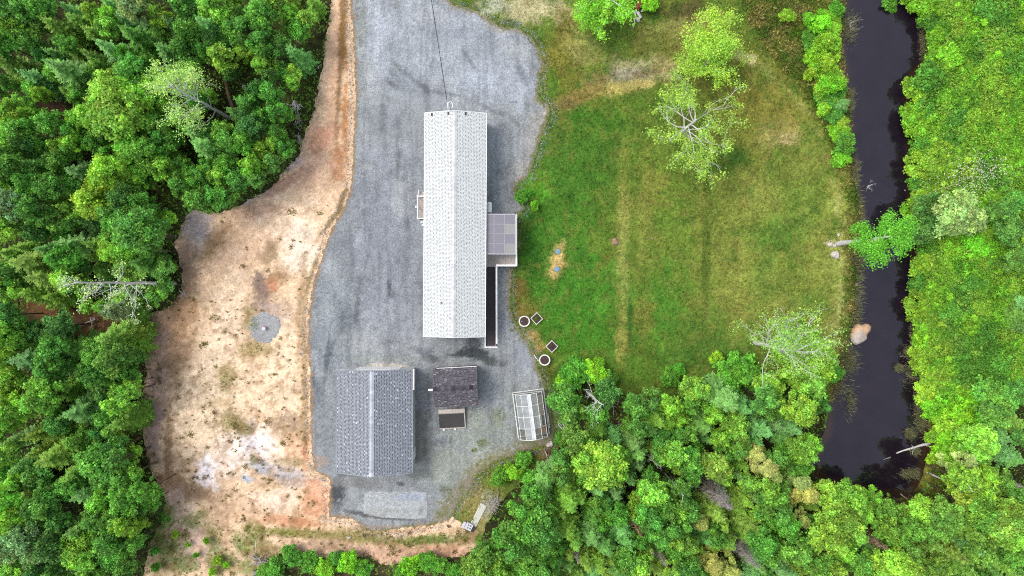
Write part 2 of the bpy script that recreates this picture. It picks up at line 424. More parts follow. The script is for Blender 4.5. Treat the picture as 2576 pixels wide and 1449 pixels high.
lb(1240, 1265, 30, 40, 0, (174, 160, 142), .8); lb(1195, 1225, 20, 20, 0, (170, 140, 110), .7)
def lawn_tint(x, y):
    c = paint(x, y, (104, 116, 46), LB, 3)
    n = fbm(x/26, y/26, 61, 5)[..., None]; f = fbm(x/5, y/7, 66, 3)[..., None]
    c = c*(0.66 + 0.68*n)*(0.62 + 0.76*f)*np.array([1.1, 1.36, 1.2])
    t = smooth(0.5, 0.72, fbm(x/16, y/22, 71, 4))[..., None]*0.26
    c = c*(1-t) + lin((150, 134, 70))*t
    g = smooth(0.56, 0.74, fbm(x/24, y/24, 75, 4))[..., None]*0.4
    return c*(1-g) + lin((58, 106, 36))*g
def lawn_sd(x, y):
    return np.minimum(rag(LAWN, 5, 18, 1)(x, y), -sdf(POND, x, y) - 3 + 5*(fbm(x/8, y/8, 8, 3)-0.5))
M['lawn'] = vcol('lawn', 0.95, ((4, 0.25), (9, 0.32), (20, 0.28)), 0.7, 0.06, 0.1)
lawn = sheet('lawn', lawn_sd, (1050, -90, 2190, 1400), 0.15, 0.02, lawn_tint, M['lawn'], 0.3)
tag(lawn, 'patchy green and straw coloured lawn between the house and the pond', None, None, 'structure')

# ---- bare soil
SB = []
def sb(x, y, rx, ry, rot, rgb, st=.85): SB.append((x, y, rx, ry, rot, rgb, st))
sb(700, 560, 120, 110, 0, (230, 202, 166)); sb(760, 620, 50, 90, 10, (236, 214, 184)); sb(590, 620, 110, 80, 0, (206, 170, 134)); sb(560, 850, 60, 200, 10, (224, 196, 160)); sb(700, 950, 80, 200, 0, (222, 194, 156)); sb(540, 1010, 110, 150, 0, (224, 198, 160)); sb(600, 1130, 120, 70, 0, (232, 212, 190)); sb(500, 1080, 80, 80, 0, (222, 196, 158))
sb(840, 230, 20, 260, 4, (206, 164, 128), .9); sb(855, 200, 10, 240, 3, (118, 88, 54), .85); sb(868, 300, 12, 160, 0, (168, 112, 62), .8); sb(864, 60, 12, 120, 0, (128, 96, 50), .8); sb(815, 350, 40, 50, 30, (204, 150, 116), .9); sb(850, 400, 22, 70, 10, (170, 118, 78), .9); sb(780, 440, 90, 36, -30, (208, 168, 134), .8); sb(700, 470, 90, 20, -28, (176, 138, 112), .8); sb(640, 530, 90, 30, -12, (188, 148, 118), .8)
sb(800, 170, 14, 60, 0, (226, 196, 160), .8); sb(740, 280, 20, 60, 10, (138, 122, 110), .9); sb(728, 420, 40, 14, -35, (190, 170, 158), .8); sb(620, 505, 60, 12, -20, (190, 166, 156), .8)
sb(500, 580, 50, 60, 0, (190, 174, 162), .95); sb(470, 650, 26, 60, 10, (164, 134, 114), .9); sb(540, 610, 30, 60, 30, (150, 118, 80), .8); sb(480, 700, 30, 60, 0, (158, 126, 96), .8); sb(455, 760, 40, 50, 0, (150, 118, 88), .85)
sb(430, 870, 60, 110, 12, (166, 130, 98), .85); sb(470, 800, 40, 70, 20, (170, 134, 98), .8); sb(395, 830, 40, 50, 0, (152, 122, 100), .8); sb(400, 960, 30, 120, 0, (172, 142, 122), .85); sb(385, 1080, 22, 110, 0, (160, 132, 120), .9); sb(425, 1130, 14, 120, 0, (138, 106, 78), .8)
sb(450, 1220, 70, 36, 20, (144, 114, 84), .9); sb(500, 1240, 50, 26, 0, (150, 120, 88), .8); sb(440, 1255, 26, 30, 0, (190, 160, 136), .8); sb(470, 1340, 70, 90, 0, (196, 168, 142), .8); sb(420, 1400, 50, 50, 0, (112, 120, 58), .7); sb(400, 1310, 40, 40, 0, (84, 112, 46), .9); sb(520, 1390, 60, 50, 0, (204, 172, 146), .8); sb(545, 1420, 30, 30, 0, (104, 124, 50), .7)
sb(655, 722, 26, 42, -10, (96, 86, 82), .85); sb(664, 745, 42, 60, 0, (140, 116, 96), .8); sb(680, 790, 50, 40, 0, (168, 146, 126), .8); sb(690, 718, 18, 28, 0, (190, 124, 84), .7); sb(700, 700, 26, 26, 0, (140, 108, 76), .7)
sb(640, 1120, 34, 26, 0, (240, 226, 214), .9); sb(520, 1180, 22, 34, 10, (244, 232, 222), .9); sb(520, 1210, 40, 16, 30, (234, 216, 200), .8); sb(632, 1090, 16, 44, 0, (168, 160, 152), .7); sb(655, 1175, 34, 22, 30, (164, 162, 160), .95); sb(625, 1206, 26, 10, 10, (158, 162, 166), .95); sb(720, 1195, 50, 28, 10, (168, 160, 152), .9); sb(750, 1215, 60, 16, 0, (172, 160, 146), .8)
sb(735, 1075, 50, 36, 0, (152, 126, 98), .8); sb(745, 1120, 36, 40, 0, (206, 164, 124), .8); sb(768, 1130, 12, 50, 0, (188, 122, 78), .9); sb(785, 1160, 14, 10, 0, (206, 166, 140), .9); sb(735, 1160, 60, 12, 0, (140, 124, 86), .6)
sb(785, 1265, 46, 60, 0, (194, 142, 104), .95); sb(800, 1225, 20, 24, 0, (196, 150, 118), .8); sb(700, 1260, 70, 36, 0, (230, 200, 168), .9); sb(690, 1305, 80, 16, 5, (182, 128, 92), .8); sb(760, 1315, 60, 16, 0, (168, 118, 80), .7)
sb(600, 1290, 80, 30, 0, (206, 172, 136), .8); sb(560, 1300, 40, 50, 0, (170, 138, 104), .6)
sb(570, 950, 26, 44, 10, (128, 112, 62), .75); sb(585, 1060, 40, 30, 0, (134, 116, 66), .75); sb(620, 1080, 30, 16, 0, (122, 108, 56), .7); sb(640, 1155, 14, 18, 0, (112, 112, 60), .6); sb(560, 1010, 40, 20, 0, (150, 126, 82), .6); sb(625, 800, 16, 40, 0, (124, 116, 58), .7); sb(640, 880, 50, 26, 0, (140, 120, 68), .7); sb(760, 760, 14, 220, 3, (146, 120, 80), .6); sb(766, 1000, 10, 160, 0, (158, 130, 82), .8); sb(784, 690, 8, 60, 18, (132, 112, 62), .8); sb(830, 560, 8, 70, 38, (118, 98, 52), .85); sb(862, 500, 8, 40, 20, (118, 92, 50), .85)
sb(680, 640, 20, 40, 20, (132, 112, 76), .6); sb(715, 700, 26, 20, 30, (140, 112, 76), .6)
# the southern edge
sb(800, 1345, 140, 16, 3, (136, 122, 72), .85); sb(960, 1360, 120, 18, 3, (116, 112, 58), .85); sb(1100, 1356, 90, 16, -2, (92, 112, 46), .9); sb(720, 1340, 100, 10, 8, (134, 130, 66), .8); sb(980, 1395, 150, 26, 2, (196, 156, 126), .95); sb(820, 1375, 120, 20, 6, (176, 144, 116), .9); sb(1110, 1392, 80, 24, -4, (200, 154, 122), .95); sb(1080, 1420, 90, 20, 0, (206, 160, 130), .8); sb(660, 1400, 50, 40, 0, (124, 112, 66), .8); sb(640, 1350, 40, 40, 0, (132, 120, 70), .7); sb(930, 1336, 90, 10, 2, (150, 128, 84), .7); sb(1030, 1335, 60, 10, 0, (176, 140, 108), .7); sb(1180, 1350, 40, 30, 0, (120, 108, 66), .8)
for q_ in [(400, 1300, 40, 40), (430, 1370, 50, 40), (480, 1310, 30, 24), (540, 1350, 26, 40), (560, 1410, 50, 30), (470, 1420, 40, 30), (610, 1360, 40, 30), (620, 1430, 40, 24), (510, 1290, 26, 16)]: sb(q_[0], q_[1], q_[2], q_[3], 0, (98, 120, 50), .62)
def soil_tint(x, y):
    c = paint(x, y, (208, 176, 138), SB, 5)
    n = fbm(x/30, y/30, 81, 5)[..., None]; f = fbm(x/6, y/6, 85, 4)[..., None]
    c = c*(0.66 + 0.68*n)*(0.66 + 0.68*f)
    lower = smooth(700, 850, y)
    w = (smooth(0.53, 0.66, fbm(x/13, y/13, 91, 4))*(0.12 + 0.4*lower))[..., None]
    return (c*(1-w) + lin((138, 108, 70))*w)*np.array([1.5, 1.53, 1.67])
M['soil_sheet'] = vcol('bare_soil', 0.95, ((2.5, 0.12), (6, 0.16), (13, 0.22)), 0.6, 0.06, 0.1)
soil = sheet('bare_soil', rag(SOIL, 8, 14, 2), (340, -90, 1230, 1530), 0.14, 0.04, soil_tint, M['soil_sheet'], 0.5)
tag(soil, 'bare sandy reddish soil strip between the left wood and the gravel drive', None, None, 'structure')

# ---- gravel drive
DB = []
def db(x, y, rx, ry, rot, rgb, st=.8): DB.append((x, y, rx, ry, rot, rgb, st))
db(1120, 120, 300, 160, 0, (170, 176, 186)); db(960, 90, 70, 200, 0, (174, 180, 190), .7); db(1000, 600, 160, 300, 0, (146, 151, 162)); db(1250, 210, 110, 70, 0, (170, 177, 190), .7); db(1030, 210, 60, 40, 20, (146, 152, 162), .7); db(1150, 85, 120, 14, 3, (148, 154, 164), .6)
db(905, 120, 22, 200, 2, (160, 166, 166), .7); db(905, 60, 14, 80, 0, (150, 156, 150), .6); db(890, 360, 14, 120, 0, (158, 166, 162), .6)
db(1345, 330, 26, 90, 10, (170, 166, 160), .7); db(1320, 430, 26, 40, 25, (164, 160, 154), .7); db(1375, 280, 14, 22, 0, (186, 176, 164), .8); db(1250, 70, 40, 16, 10, (168, 164, 158), .7)
db(840, 950, 70, 260, 0, (142, 150, 158), .6); db(1330, 920, 40, 70, 0, (156, 162, 172), .8); db(1300, 1020, 60, 80, 0, (152, 160, 160), .7)
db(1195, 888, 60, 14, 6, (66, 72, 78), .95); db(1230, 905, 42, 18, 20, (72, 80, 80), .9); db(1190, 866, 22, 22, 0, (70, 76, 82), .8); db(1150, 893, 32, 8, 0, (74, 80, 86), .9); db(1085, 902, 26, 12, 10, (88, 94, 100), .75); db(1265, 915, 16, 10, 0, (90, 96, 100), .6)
db(790, 940, 6, 44, 3, (96, 102, 112), .8); db(822, 910, 8, 60, 6, (98, 104, 114), .75); db(838, 870, 5, 30, 3, (104, 110, 120), .6); db(800, 1000, 18, 40, 0, (112, 118, 126), .5)
db(978, 720, 8, 22, 0, (90, 94, 104), .8); db(985, 738, 12, 12, 20, (100, 104, 112), .6); db(940, 690, 4, 30, 0, (112, 116, 126), .6)
db(990, 185, 26, 8, 40, (120, 126, 136), .6); db(1040, 200, 30, 6, 30, (124, 130, 140), .6); db(1070, 230, 24, 8, 40, (118, 124, 134), .6); db(1230, 275, 30, 6, 30, (112, 118, 126), .7); db(1262, 285, 14, 8, 40, (112, 118, 126), .7); db(1290, 257, 16, 4, 0, (100, 106, 112), .7)
db(1060, 1110, 40, 90, 0, (140, 136, 128), .8); db(1100, 1150, 80, 40, 0, (150, 150, 142), .7); db(1200, 1100, 110, 60, 0, (152, 160, 150), .7); db(1160, 1180, 110, 60, 0, (158, 164, 154), .7); db(1090, 1290, 70, 50, 0, (154, 156, 158), .7); db(1190, 1055, 40, 30, 0, (150, 156, 144), .6)
db(985, 1272, 80, 36, 0, (182, 186, 186), .85); db(1030, 1250, 60, 12, 0, (160, 166, 180), .7); db(848, 1240, 26, 50, 10, (72, 74, 78), .9); db(840, 1290, 22, 26, 0, (120, 124, 128), .7); db(900, 1290, 50, 6, 12, (84, 84, 86), .8); db(980, 1302, 60, 5, 5, (96, 92, 90), .8); db(900, 1215, 80, 14, 5, (140, 140, 140), .7); db(1008, 1218, 12, 7, 0, (80, 82, 84), .8)
db(975, 1332, 80, 14, 0, (170, 152, 140), .8); db(1080, 1325, 60, 10, 0, (182, 152, 132), .8); db(800, 1160, 22, 18, 0, (186, 166, 150), .8); db(1160, 1010, 60, 24, 0, (130, 136, 144), .5)
db(1215, 1110, 14, 10, 0, (116, 122, 70), .7); db(1195, 1132, 10, 6, 0, (96, 108, 50), .8); db(1120, 1230, 20, 12, 0, (110, 118, 84), .5); db(1250, 1050, 26, 30, 0, (146, 154, 128), .6); db(1340, 1130, 50, 12, -10, (136, 132, 122), .8); db(1220, 1170, 60, 16, -30, (150, 150, 118), .7)
db(960, 905, 110, 12, 0, (158, 164, 164), .7); db(990, 921, 50, 9, 3, (212, 206, 196), .95); db(938, 923, 26, 6, 0, (206, 200, 190), .9)
for a_ in [(1010, 175, 40, 10, 35), (985, 210, 24, 7, 45), (1060, 215, 36, 8, 25), (1120, 235, 60, 7, 10), (1180, 150, 40, 6, 60), (1310, 180, 30, 8, 70), (960, 300, 8, 60, 4), (1000, 380, 7, 80, 0), (925, 640, 6, 60, 8), (900, 760, 7, 70, 6), (860, 820, 8, 50, 5), (960, 860, 40, 8, 0), (1060, 880, 30, 10, 10), (880, 1190, 50, 8, 5), (1060, 1190, 30, 16, 0), (1080, 1010, 8, 50, 0), (1110, 1110, 40, 12, 0), (1290, 300, 26, 7, 50)]:
    db(*a_, (116, 121, 128), .6)
for a_ in [(1140, 330-20, 6, 4, 0), (930, 200, 30, 60, 0), (1090, 40, 60, 30, 0), (1300, 130, 50, 30, 20), (1010, 500, 30, 60, 0), (920, 860, 50, 30, 0), (1330, 960, 30, 40, 0), (1240, 1010, 40, 20, 30)]:
    db(*a_, (186, 190, 194), .5)
def drive_tint(x, y):
    c = paint(x, y, (158, 163, 168), DB, 7)*np.array([1.06, 1.05, 1.0])
    n = fbm(x/40, y/60, 101, 5)[..., None]; f = fbm(x/4, y/4, 105, 3)[..., None]
    c = c*(0.70 + 0.6*n)*(0.84 + 0.32*f)*(0.8 + 0.4*fbm(x/14, y/14, 157, 4)[..., None])
    tr = smooth(.58, .74, vnoise(x/7 + 2*fbm(x/80, y/80, 151, 2), y/110, 153))[..., None]*.16
    c = c*(1 - tr)
    s = smooth(0.66, 0.78, fbm(x/9, y/9, 111, 3))[..., None]*0.45*smooth(0.5, 0.62, fbm(x/90, y/90, 113, 2))[..., None]
    c = c*(1-s) + lin((96, 100, 106))*s
    # grass and silt creep in from the edges and over the south-east corner
    e = sdf(DRIVE, x, y)
    se = smooth(-60, 130, (x-1180)*.55 + (y-1120)*.8)*smooth(1060, 1110, x)*smooth(1000, 1060, y)
    th = fbm(x/7, y/7, 141, 4) + .9*(fbm(x/2.6, y/2.6, 143, 2)-.5)
    w = np.maximum(smooth(30, -4, e)*.95, se*smooth(90, 10, e)*.75)
    w = (smooth(.02, .14, w*.62 - (1-th)*.36)*.8)[..., None]
    gc = np.where((fbm(x/14, y/14, 145, 2) > .5)[..., None], lin((126, 126, 74)), lin((150, 138, 112)))
    west = ((x < 920) & (y < 1330))[..., None]
    gc = np.where(west, lin((168, 140, 108)), gc)
    return c*(1-w) + gc*w
M['gravel'] = vcol('gravel', 0.9, ((5, 0.15), (11, 0.36), (24, 0.3)), 0.5, 0.03, 0.2)
drive = sheet('gravel_driveway', rag(DRIVE, 7, 7, 3), (760, -90, 1410, 1355), 0.13, 0.06, drive_tint, M['gravel'], 0.4)
tag(drive, 'wide blue-grey crushed gravel driveway around the house and garage', None, None, 'structure')
# round gravel pad on the soil
a_ = np.linspace(0, 2*pi, 28, endpoint=False)
PAD = np.stack([668 + 41*np.cos(a_), 823 + 40*np.sin(a_)], -1)
pad = sheet('gravel_pad', rag(PAD, 11, 12, 4), (615, 770, 720, 880), 0.13, 0.09, lambda x, y: paint(x, y, (180, 181, 180), [(650, 850, 30, 12, 0, (160, 150, 160), .5), (640, 815, 14, 18, 0, (140, 146, 120), .6)], 9)*(0.8 + 0.4*fbm(x/4, y/4, 120, 3)[..., None]), M['gravel'], 0.25)
tag(pad, 'round grey gravel pad in the bare soil', None, None, 'structure')

SLAB = P('917,1240 930,1236 1072,1237 1075,1302 1040,1305 960,1301 916,1292')
slab_ = sheet('gravel_slab', rag(SLAB, 1.2, 6, 6), (905, 1225, 1085, 1315), 0.12, 0.03, lambda x, y: paint(x, y, (186, 190, 190), [(1035, 1250, 40, 12, 0, (168, 176, 192), .7), (960, 1290, 50, 12, 0, (176, 176, 170), .6), (1060, 1282, 10, 16, 0, (120, 122, 122), .5)], 12)*(0.7 + 0.6*fbm(x/5, y/5, 160, 3)[..., None]), M['gravel'], 0.15)
for v in slab_.data.vertices: v.co.z += 0.065
tag(slab_, 'pale rectangular crushed stone slab below the garage', None, None, 'structure')
# ---- pond water
m, nt, b = nodes_of('pond_water')
a = nt.nodes.new('ShaderNodeAttribute'); a.attribute_name = 'col'
n = noise_node(nt, 0.6, 4, 0.6)
nt.links.new(mul(nt, a.outputs['Color'], ramp(nt, n.outputs[0], 0.75, 1.25)), b.inputs['Base Color'])
setin(b, 'Roughness', 0.03); setin(b, 'IOR', 1.6); setin(b, 'Specular IOR Level', 0.5)
wv = noise_node(nt, 1.6, 2, 0.5)
bn = nt.nodes.new('ShaderNodeBump'); bn.inputs['Strength'].default_value = 0.12; bn.inputs['Distance'].default_value = 0.02
nt.links.new(wv.outputs[0], bn.inputs['Height']); nt.links.new(bn.outputs[0], b.inputs['Normal'])
def water_tint(x, y):
    s = sdf(POND, x, y) + 8*(fbm(x/12, y/12, 130, 3)-0.5)
    w = smooth(2, 20, s)[..., None]
    c = lin((58, 43, 32))*(1-w) + lin((32, 24, 34))*w
    return c*LIT*0.8
m_w = m
xw, yw = w2(2030, 1270); xw2, yw2 = w2(2350, -85)
X, Y = np.meshgrid(np.arange(xw, xw2, 0.25), np.arange(yw, yw2, 0.25), indexing='ij')
px, py = to_px(X, Y); S = sdf(POND, px, py)
idx = np.arange(X.size).reshape(X.shape)
kp = S > -16
keep = kp[:-1,:-1] & kp[1:,:-1] & kp[1:,1:] & kp[:-1,1:]
F = np.stack([idx[:-1,:-1], idx[1:,:-1], idx[1:,1:], idx[:-1,1:]], -1)[keep]
used = np.unique(F); rem = np.full(X.size, -1); rem[used] = np.arange(len(used))
V = np.stack([X, Y, np.full(X.shape, WATER_Z)], -1).reshape(-1, 3)[used]
water = link('pond_water', np_mesh('pond_water', V, rem[F], (water_tint(px, py)/LIT).reshape(-1, 3)[used]), m_w, smooth_=True)
tag(water, 'long dark still pond reflecting the trees on its right bank', None, None, 'structure')
# ================================================================== BUILDINGS
def shingle_slope(O, U, V, L, Wd, base, tooth, rng, exposure=0.135, gap=(.13, .24), tw=(.10, .19)):
    """laminated shingles: each course a strip, its teeth proud of the darker layer below"""
    N = U.cross(V).normalized()
    if N.z < 0: N = -N
    mid = np.mean([tooth(rng) for _ in range(60)], axis=0)
    mb = MB()
    def q(u, v, h): return O + U*u + V*v + N*h
    mb.poly([q(0,0,.004), q(L,0,.004), q(L,Wd,.004), q(0,Wd,.004)], base(rng)*0.9)
    n = int(round(Wd/exposure)); e = Wd/n
    for i in range(n):
        v0 = i*e
        h0 = .016; h1 = .007
        # upper half of the course, in random-length shingles
        u = -rng.uniform(0, 0.9)
        while u < L:
            l = rng.uniform(.8, 1.05); a = max(u, 0); b_ = min(u+l, L)
            if b_ - a > .02:
                mb.poly([q(a, v0+e*.52, h0*.8), q(b_, v0+e*.52, h0*.8), q(b_, v0+e, h1), q(a, v0+e, h1)], tooth(rng)*.2 + mid*.78)
            u += l
        u = -rng.uniform(0, .35)
        while u < L:
            t = rng.uniform(*tw); a = max(u, 0); b_ = min(u+t, L)
            if b_ - a > .015:
                c = tooth(rng)
                mb.poly([q(a, v0, h0), q(b_, v0, h0), q(b_, v0+e*.53, h0*.85), q(a, v0+e*.53, h0*.85)], c)
                mb.poly([q(a, v0, 0), q(b_, v0, 0), q(b_, v0, h0), q(a, v0, h0)], c*.9)
            g = rng.uniform(*gap)
            a = max(u+t, 0); b_ = min(u+t+g, L)
            if b_ - a > .015:
                mb.poly([q(a, v0+.005, .0075), q(b_, v0+.005, .0075), q(b_, v0+e*.52, .0075), q(a, v0+e*.52, .0075)], base(rng))
            u += t + g
    return mb

def ridge_caps(root, L, zr, slope, col, rng, mat, w=.17, step=.3, along='y'):
    k = int(L/step); st = L/k
    for i in range(k):
        mb = MB(); y0 = -L/2 + i*st; y1 = y0 + st*1.12 if i < k-1 else y0 + st
        h0, h1 = .03, .018
        c = col(rng); d = w*slope
        P_ = [(-w, y0, zr-d+h0), (0, y0, zr+h0+.012), (w, y0, zr-d+h0), (-w, y1, zr-d+h1), (0, y1, zr+h1+.012), (w, y1, zr-d+h1)]
        if along == 'x': P_ = [(p[1], -p[0], p[2]) for p in P_]
        mb.poly([P_[0], P_[1], P_[4], P_[3]], c); mb.poly([P_[1], P_[2], P_[5], P_[4]], c)
        mb.poly([P_[0], (P_[0][0], P_[0][1], P_[0][2]-.025), (P_[1][0], P_[1][1], P_[1][2]-.025), P_[1]], c*.9)
        mb.poly([P_[1], (P_[1][0], P_[1][1], P_[1][2]-.025), (P_[2][0], P_[2][1], P_[2][2]-.025), P_[2]], c*.9)
        mb.build('ridge_cap', mat, root)

def gable_house(name, x0, x1, y0, y1, ze, zr, rz, over, wall_mat, base, tooth, capc, seed, label, cat, fascia_mat, fascia_d=.05, **kw):
    """gable building with its ridge along local y; x0..y1 the roof's own eave rectangle in metres"""
    cx, cy = (x0+x1)/2, (y0+y1)/2
    w, L = (x1-x0), (y1-y0)
    root = empty(name, (cx, cy, 0), rz); tag(root, label, cat)
    rng = np.random.RandomState(seed)
    hw = w/2; sl = (zr-ze)/hw
    # walls with their gables, standing in from the eaves
    a, c = hw-over, L/2-over
    zt = ze + over*sl - .12; zg = zr - .12
    mb = MB()
    ring = lambda y: [(-a, y, -.1), (a, y, -.1), (a, y, zt), (0, y, zg), (-a, y, zt)]
    A, B = ring(-c), ring(c)
    mb.poly(A); mb.poly(list(reversed(B)))
    mb.poly([A[0], A[4], B[4], B[0]]); mb.poly([A[1], B[1], B[2], A[2]])
    mb.build('wall', wall_mat, root)
    # roof deck, two slabs as one part
    mb = MB(); t = .09
    for s in (-1, 1):
        p = [(s*hw, -L/2, ze), (0, -L/2, zr), (0, L/2, zr), (s*hw, L/2, ze)]
        lo = [(x, y, z-t) for x, y, z in p]
        if s < 0: p = p[::-1]; lo = lo[::-1]
        mb.poly(p[::-1]); mb.poly(lo)
        for i in range(4):
            j = (i+1) % 4
            mb.poly([p[i], p[j], lo[j], lo[i]])
    roof = mb.build('roof', fascia_mat, root)
    Wd = math.hypot(hw, zr-ze)
    for s in (-1, 1):
        O = Vector((s*(hw-.02), -L/2+.02, ze+.004+.02*sl)); U = Vector((0, 1, 0)); V = Vector((-s*hw, 0, zr-ze)).normalized()
        sh = shingle_slope(O, U, V, L-.04, Wd-.03, base, tooth, rng, **kw).build('shingles', M['shingle'], roof)
        sh['kind'] = 'stuff'
        mb = MB()
        mb.box((s*hw-.015 if s > 0 else s*hw-fascia_d, -L/2-.004, ze-.17), (s*hw+fascia_d if s > 0 else s*hw+.015, L/2+.004, ze+.016))
        mb.build('eave_fascia', fascia_mat, root)
    for y in (-1, 1):
        mb = MB()
        for s in (-1, 1):
            p = [(s*hw, ze), (0, zr)]
            ya, yb = (y*L/2 - .012*y, y*L/2 + .03*y)
            q0 = [(s*hw, ya, ze+.024), (0, ya, zr+.024), (0, ya, zr-.16), (s*hw, ya, ze-.16)]
            q1 = [(a_, yb, z) for a_, _, z in q0]
            mb.poly(q0); mb.poly(q1[::-1])
            for i in range(4): mb.poly([q0[i], q0[(i+1)%4], q1[(i+1)%4], q1[i]])
        mb.build('gable_fascia', fascia_mat, root)
    ridge_caps(root, L-.06, zr+.006, sl, capc, rng, M['shingle'], **({'w': .19}))
    return root, hw, L/2, a, c, sl

def window(root, p, q, axis, s, mat=None):
    """a framed window on a wall face: p, q opposite corners in (along, z) on the wall at offset s along axis"""
    (u0, z0), (u1, z1) = p, q
    def bx(a0, a1, b0, b1, d0, d1):
        if axis == 'x': return (min(s+d0, s+d1), a0, b0), (max(s+d0, s+d1), a1, b1)
        return (a0, min(s+d0, s+d1), b0), (a1, max(s+d0, s+d1), b1)
    sg = 1 if s > 0 else -1
    mb = MB()
    f = .07
    for r in ((u0, u1, z0, z0+f), (u0, u1, z1-f, z1), (u0, u0+f, z0+f, z1-f), (u1-f, u1, z0+f, z1-f)):
        mb.box(*bx(*r, -.02*sg, .04*sg))
    o = mb.build('window', M['white_trim'], root)
    mb = MB(); mb.box(*bx(u0+f+.002, u1-f-.002, z0+f+.002, z1-f-.002, -.02*sg, .015*sg))
    mb.build('pane', M['glass'], o)

def grey(v, d, tint=(0,0,0)):
    def f(rng):
        k = v + rng.normal()*d
        return alb((max(0, k+tint[0]), max(0, k+tint[1]), max(0, k+tint[2])))
    return f
# ---- the long white roofed home
def home_tooth(rng): 
    return alb(np.array((234, 237, 233)) + rng.normal()*5)
def home_base(rng):
    return alb(np.array((186, 189, 187)) + rng.normal()*11)
home, hw, hl, wa, wc, sl = gable_house('mobile_home', -7.34, -2.20, -4.07, 14.63, 2.9, 3.75, radians(-.35), .14, M['vinyl'], home_base, home_tooth,
    grey(226, 7), 3, 'long low home under a white shingled gable roof', 'house', M['white_trim'])
mb = MB(); mb.box((-wa-.015, -wc-.015, -.1), (wa+.015, wc+.015, .62)); mb.build('skirting', M['vinyl'], home)
for u in (-7.2, -4.6, 3.4, 6.4): window(home, (u, 1.5), (u+1.1, 2.5), 'x', -wa)
for u in (-6.6, 4.8, 7.2): window(home, (u, 1.5), (u+1.1, 2.5), 'x', wa)
for u in (-.95,): window(home, (u, 1.4), (u+1.6, 2.6), 'y', wc); window(home, (u, 1.4), (u+1.6, 2.6), 'y', -wc)
for s, u in ((-1, 1.15), (1, -1.2)):
    mb = MB(); mb.box((s*wa-.03, u, .74), (s*wa+.03, u+.92, 2.7)); d = mb.build('door', M['white_trim'], home)
    mb = MB(); mb.box((s*(wa+.05)-.025, u+.8, 1.7), (s*(wa+.05)+.025, u+.84, 1.82)); mb.build('handle', M['dead_wood'], d)
mb = MB(); mb.lathe([(.0, 0), (.055, 0), (.055, .38), (.04, .38), (.04, .1)], 14)
x, y = w2(1111, 762, 3.5)
mb.build('vent_pipe', M['mat_black'], home, (x+4.77, y-5.28, 3.28))
for fx, fy in ((1084, 284), (1127, 285), (1170, 284)):
    mb = MB(); mb.box((-.07, -.11, 0), (.07, .11, .07)); x, y = w2(fx, fy+3, 3.3)
    mb.build('clip', M['mat_black'], home, (x+4.77, y-5.28, 2.9 + (2.57-abs(x+4.77))*.33 + .012))
mb = MB()   # service mast with its drip loop
mx, my = w2(1126.5, 281, 3.9); mx += 4.77; my -= 5.28
mb.tube([(mx, 9.47, 1.2), (mx, 9.47, 4.35), (mx+.02, 9.6, 4.55), (mx-.02, 9.78, 4.52)], .06, 8)
mb.tube([(mx-.02, 9.74, 4.5), (mx+.2, 9.95, 4.3), (mx+.34, 9.78, 4.25), (mx+.36, 9.52, 4.2), (mx+.26, 9.5, 3.9)], .04, 6)
mb.build('service_mast', M['white_trim'], home)

# ---- grey garage
def gar_tooth(rng):
    k = rng.choice([150, 164, 182, 222], p=[.36, .36, .2, .08]) + rng.normal()*5
    return alb((k-5, k, k+7))
def gar_base(rng):
    k = 110 + rng.normal()*9
    return alb((k-4, k, k+8))
gar, ghw, ghl, gwa, gwc, gsl = gable_house('garage', -14.70, -8.36, -15.53, -6.84, 2.6, 3.94, radians(-.2), .12, M['vinyl'], gar_base, gar_tooth,
    grey(204, 9, (-4, 0, 6)), 5, 'detached garage with a blue-grey shingled gable roof', 'garage', plain('grey_fascia', (176, 182, 186), .6, .06), .03)
mb = MB(); mb.box((ghw+.032, ghl-1.72, 2.5), (ghw+.13, ghl+.02, 2.64)); mb.build('gutter', M['white_trim'], gar)
mb = MB(); mb.box((-ghw, ghl+.035, 2.64), (-ghw+2.2, ghl+.07, 2.70), None, Matrix.Translation((0,0,0))); 
mb = MB()
for i in range(4): mb.box((-1.9, gwc-.01, .02+i*.54), (1.9, gwc+.04, .53+i*.54))
mb.build('overhead_door', M['white_trim'], gar)
for u in (-2.4, .9): window(gar, (u, 1.2), (u+1.0, 2.1), 'x', gwa)
mb = MB(); mb.box((gwa-.02, -3.6, .02), (gwa+.04, -2.7, 2.05)); d = mb.build('door', M['white_trim'], gar)
mb = MB(); mb.box((gwa+.04, -2.85, 1.0), (gwa+.09, -2.8, 1.1)); mb.build('handle', M['dead_wood'], d)

# ---- dark shed: its ridge runs across, so it is turned a quarter
def shed_tooth(rng):
    k = rng.choice([80, 98, 120, 150], p=[.3, .33, .25, .12]) + rng.normal()*6
    return alb((k+5, k+1, k+7))
def shed_base(rng):
    k = 72 + rng.normal()*8
    return alb((k+2, k-1, k+4))
sx, sy = (w2(1091, 0, 2.2)[0] + w2(1202, 0, 2.2)[0])/2, (w2(0, 926, 2.2)[1] + w2(0, 1021, 2.2)[1])/2
M['brown_wall'] = plain('brown_wall', (120, 104, 94), .8, .15, 3)
M['dark_trim'] = plain('dark_trim', (112, 100, 104), .7, .1)
shed, shw, shl, swa, swc, ssl = gable_house('garden_shed', sx-1.62, sx+1.62, sy-1.84, sy+1.84, 2.2, 2.95, radians(90+2.8), .1, M['brown_wall'], shed_base, shed_tooth,
    grey(92, 12, (3, -1, 5)), 9, 'small shed with a mottled purple-brown shingled roof', 'shed', M['dark_trim'], .02, exposure=.15, gap=(.03, .16), tw=(.14, .3))
mb = MB(); mb.box((shw+.022, -shl, 2.16), (shw+.062, shl-.3, 2.225)); mb.build('white_edging', M['white_trim'], shed)
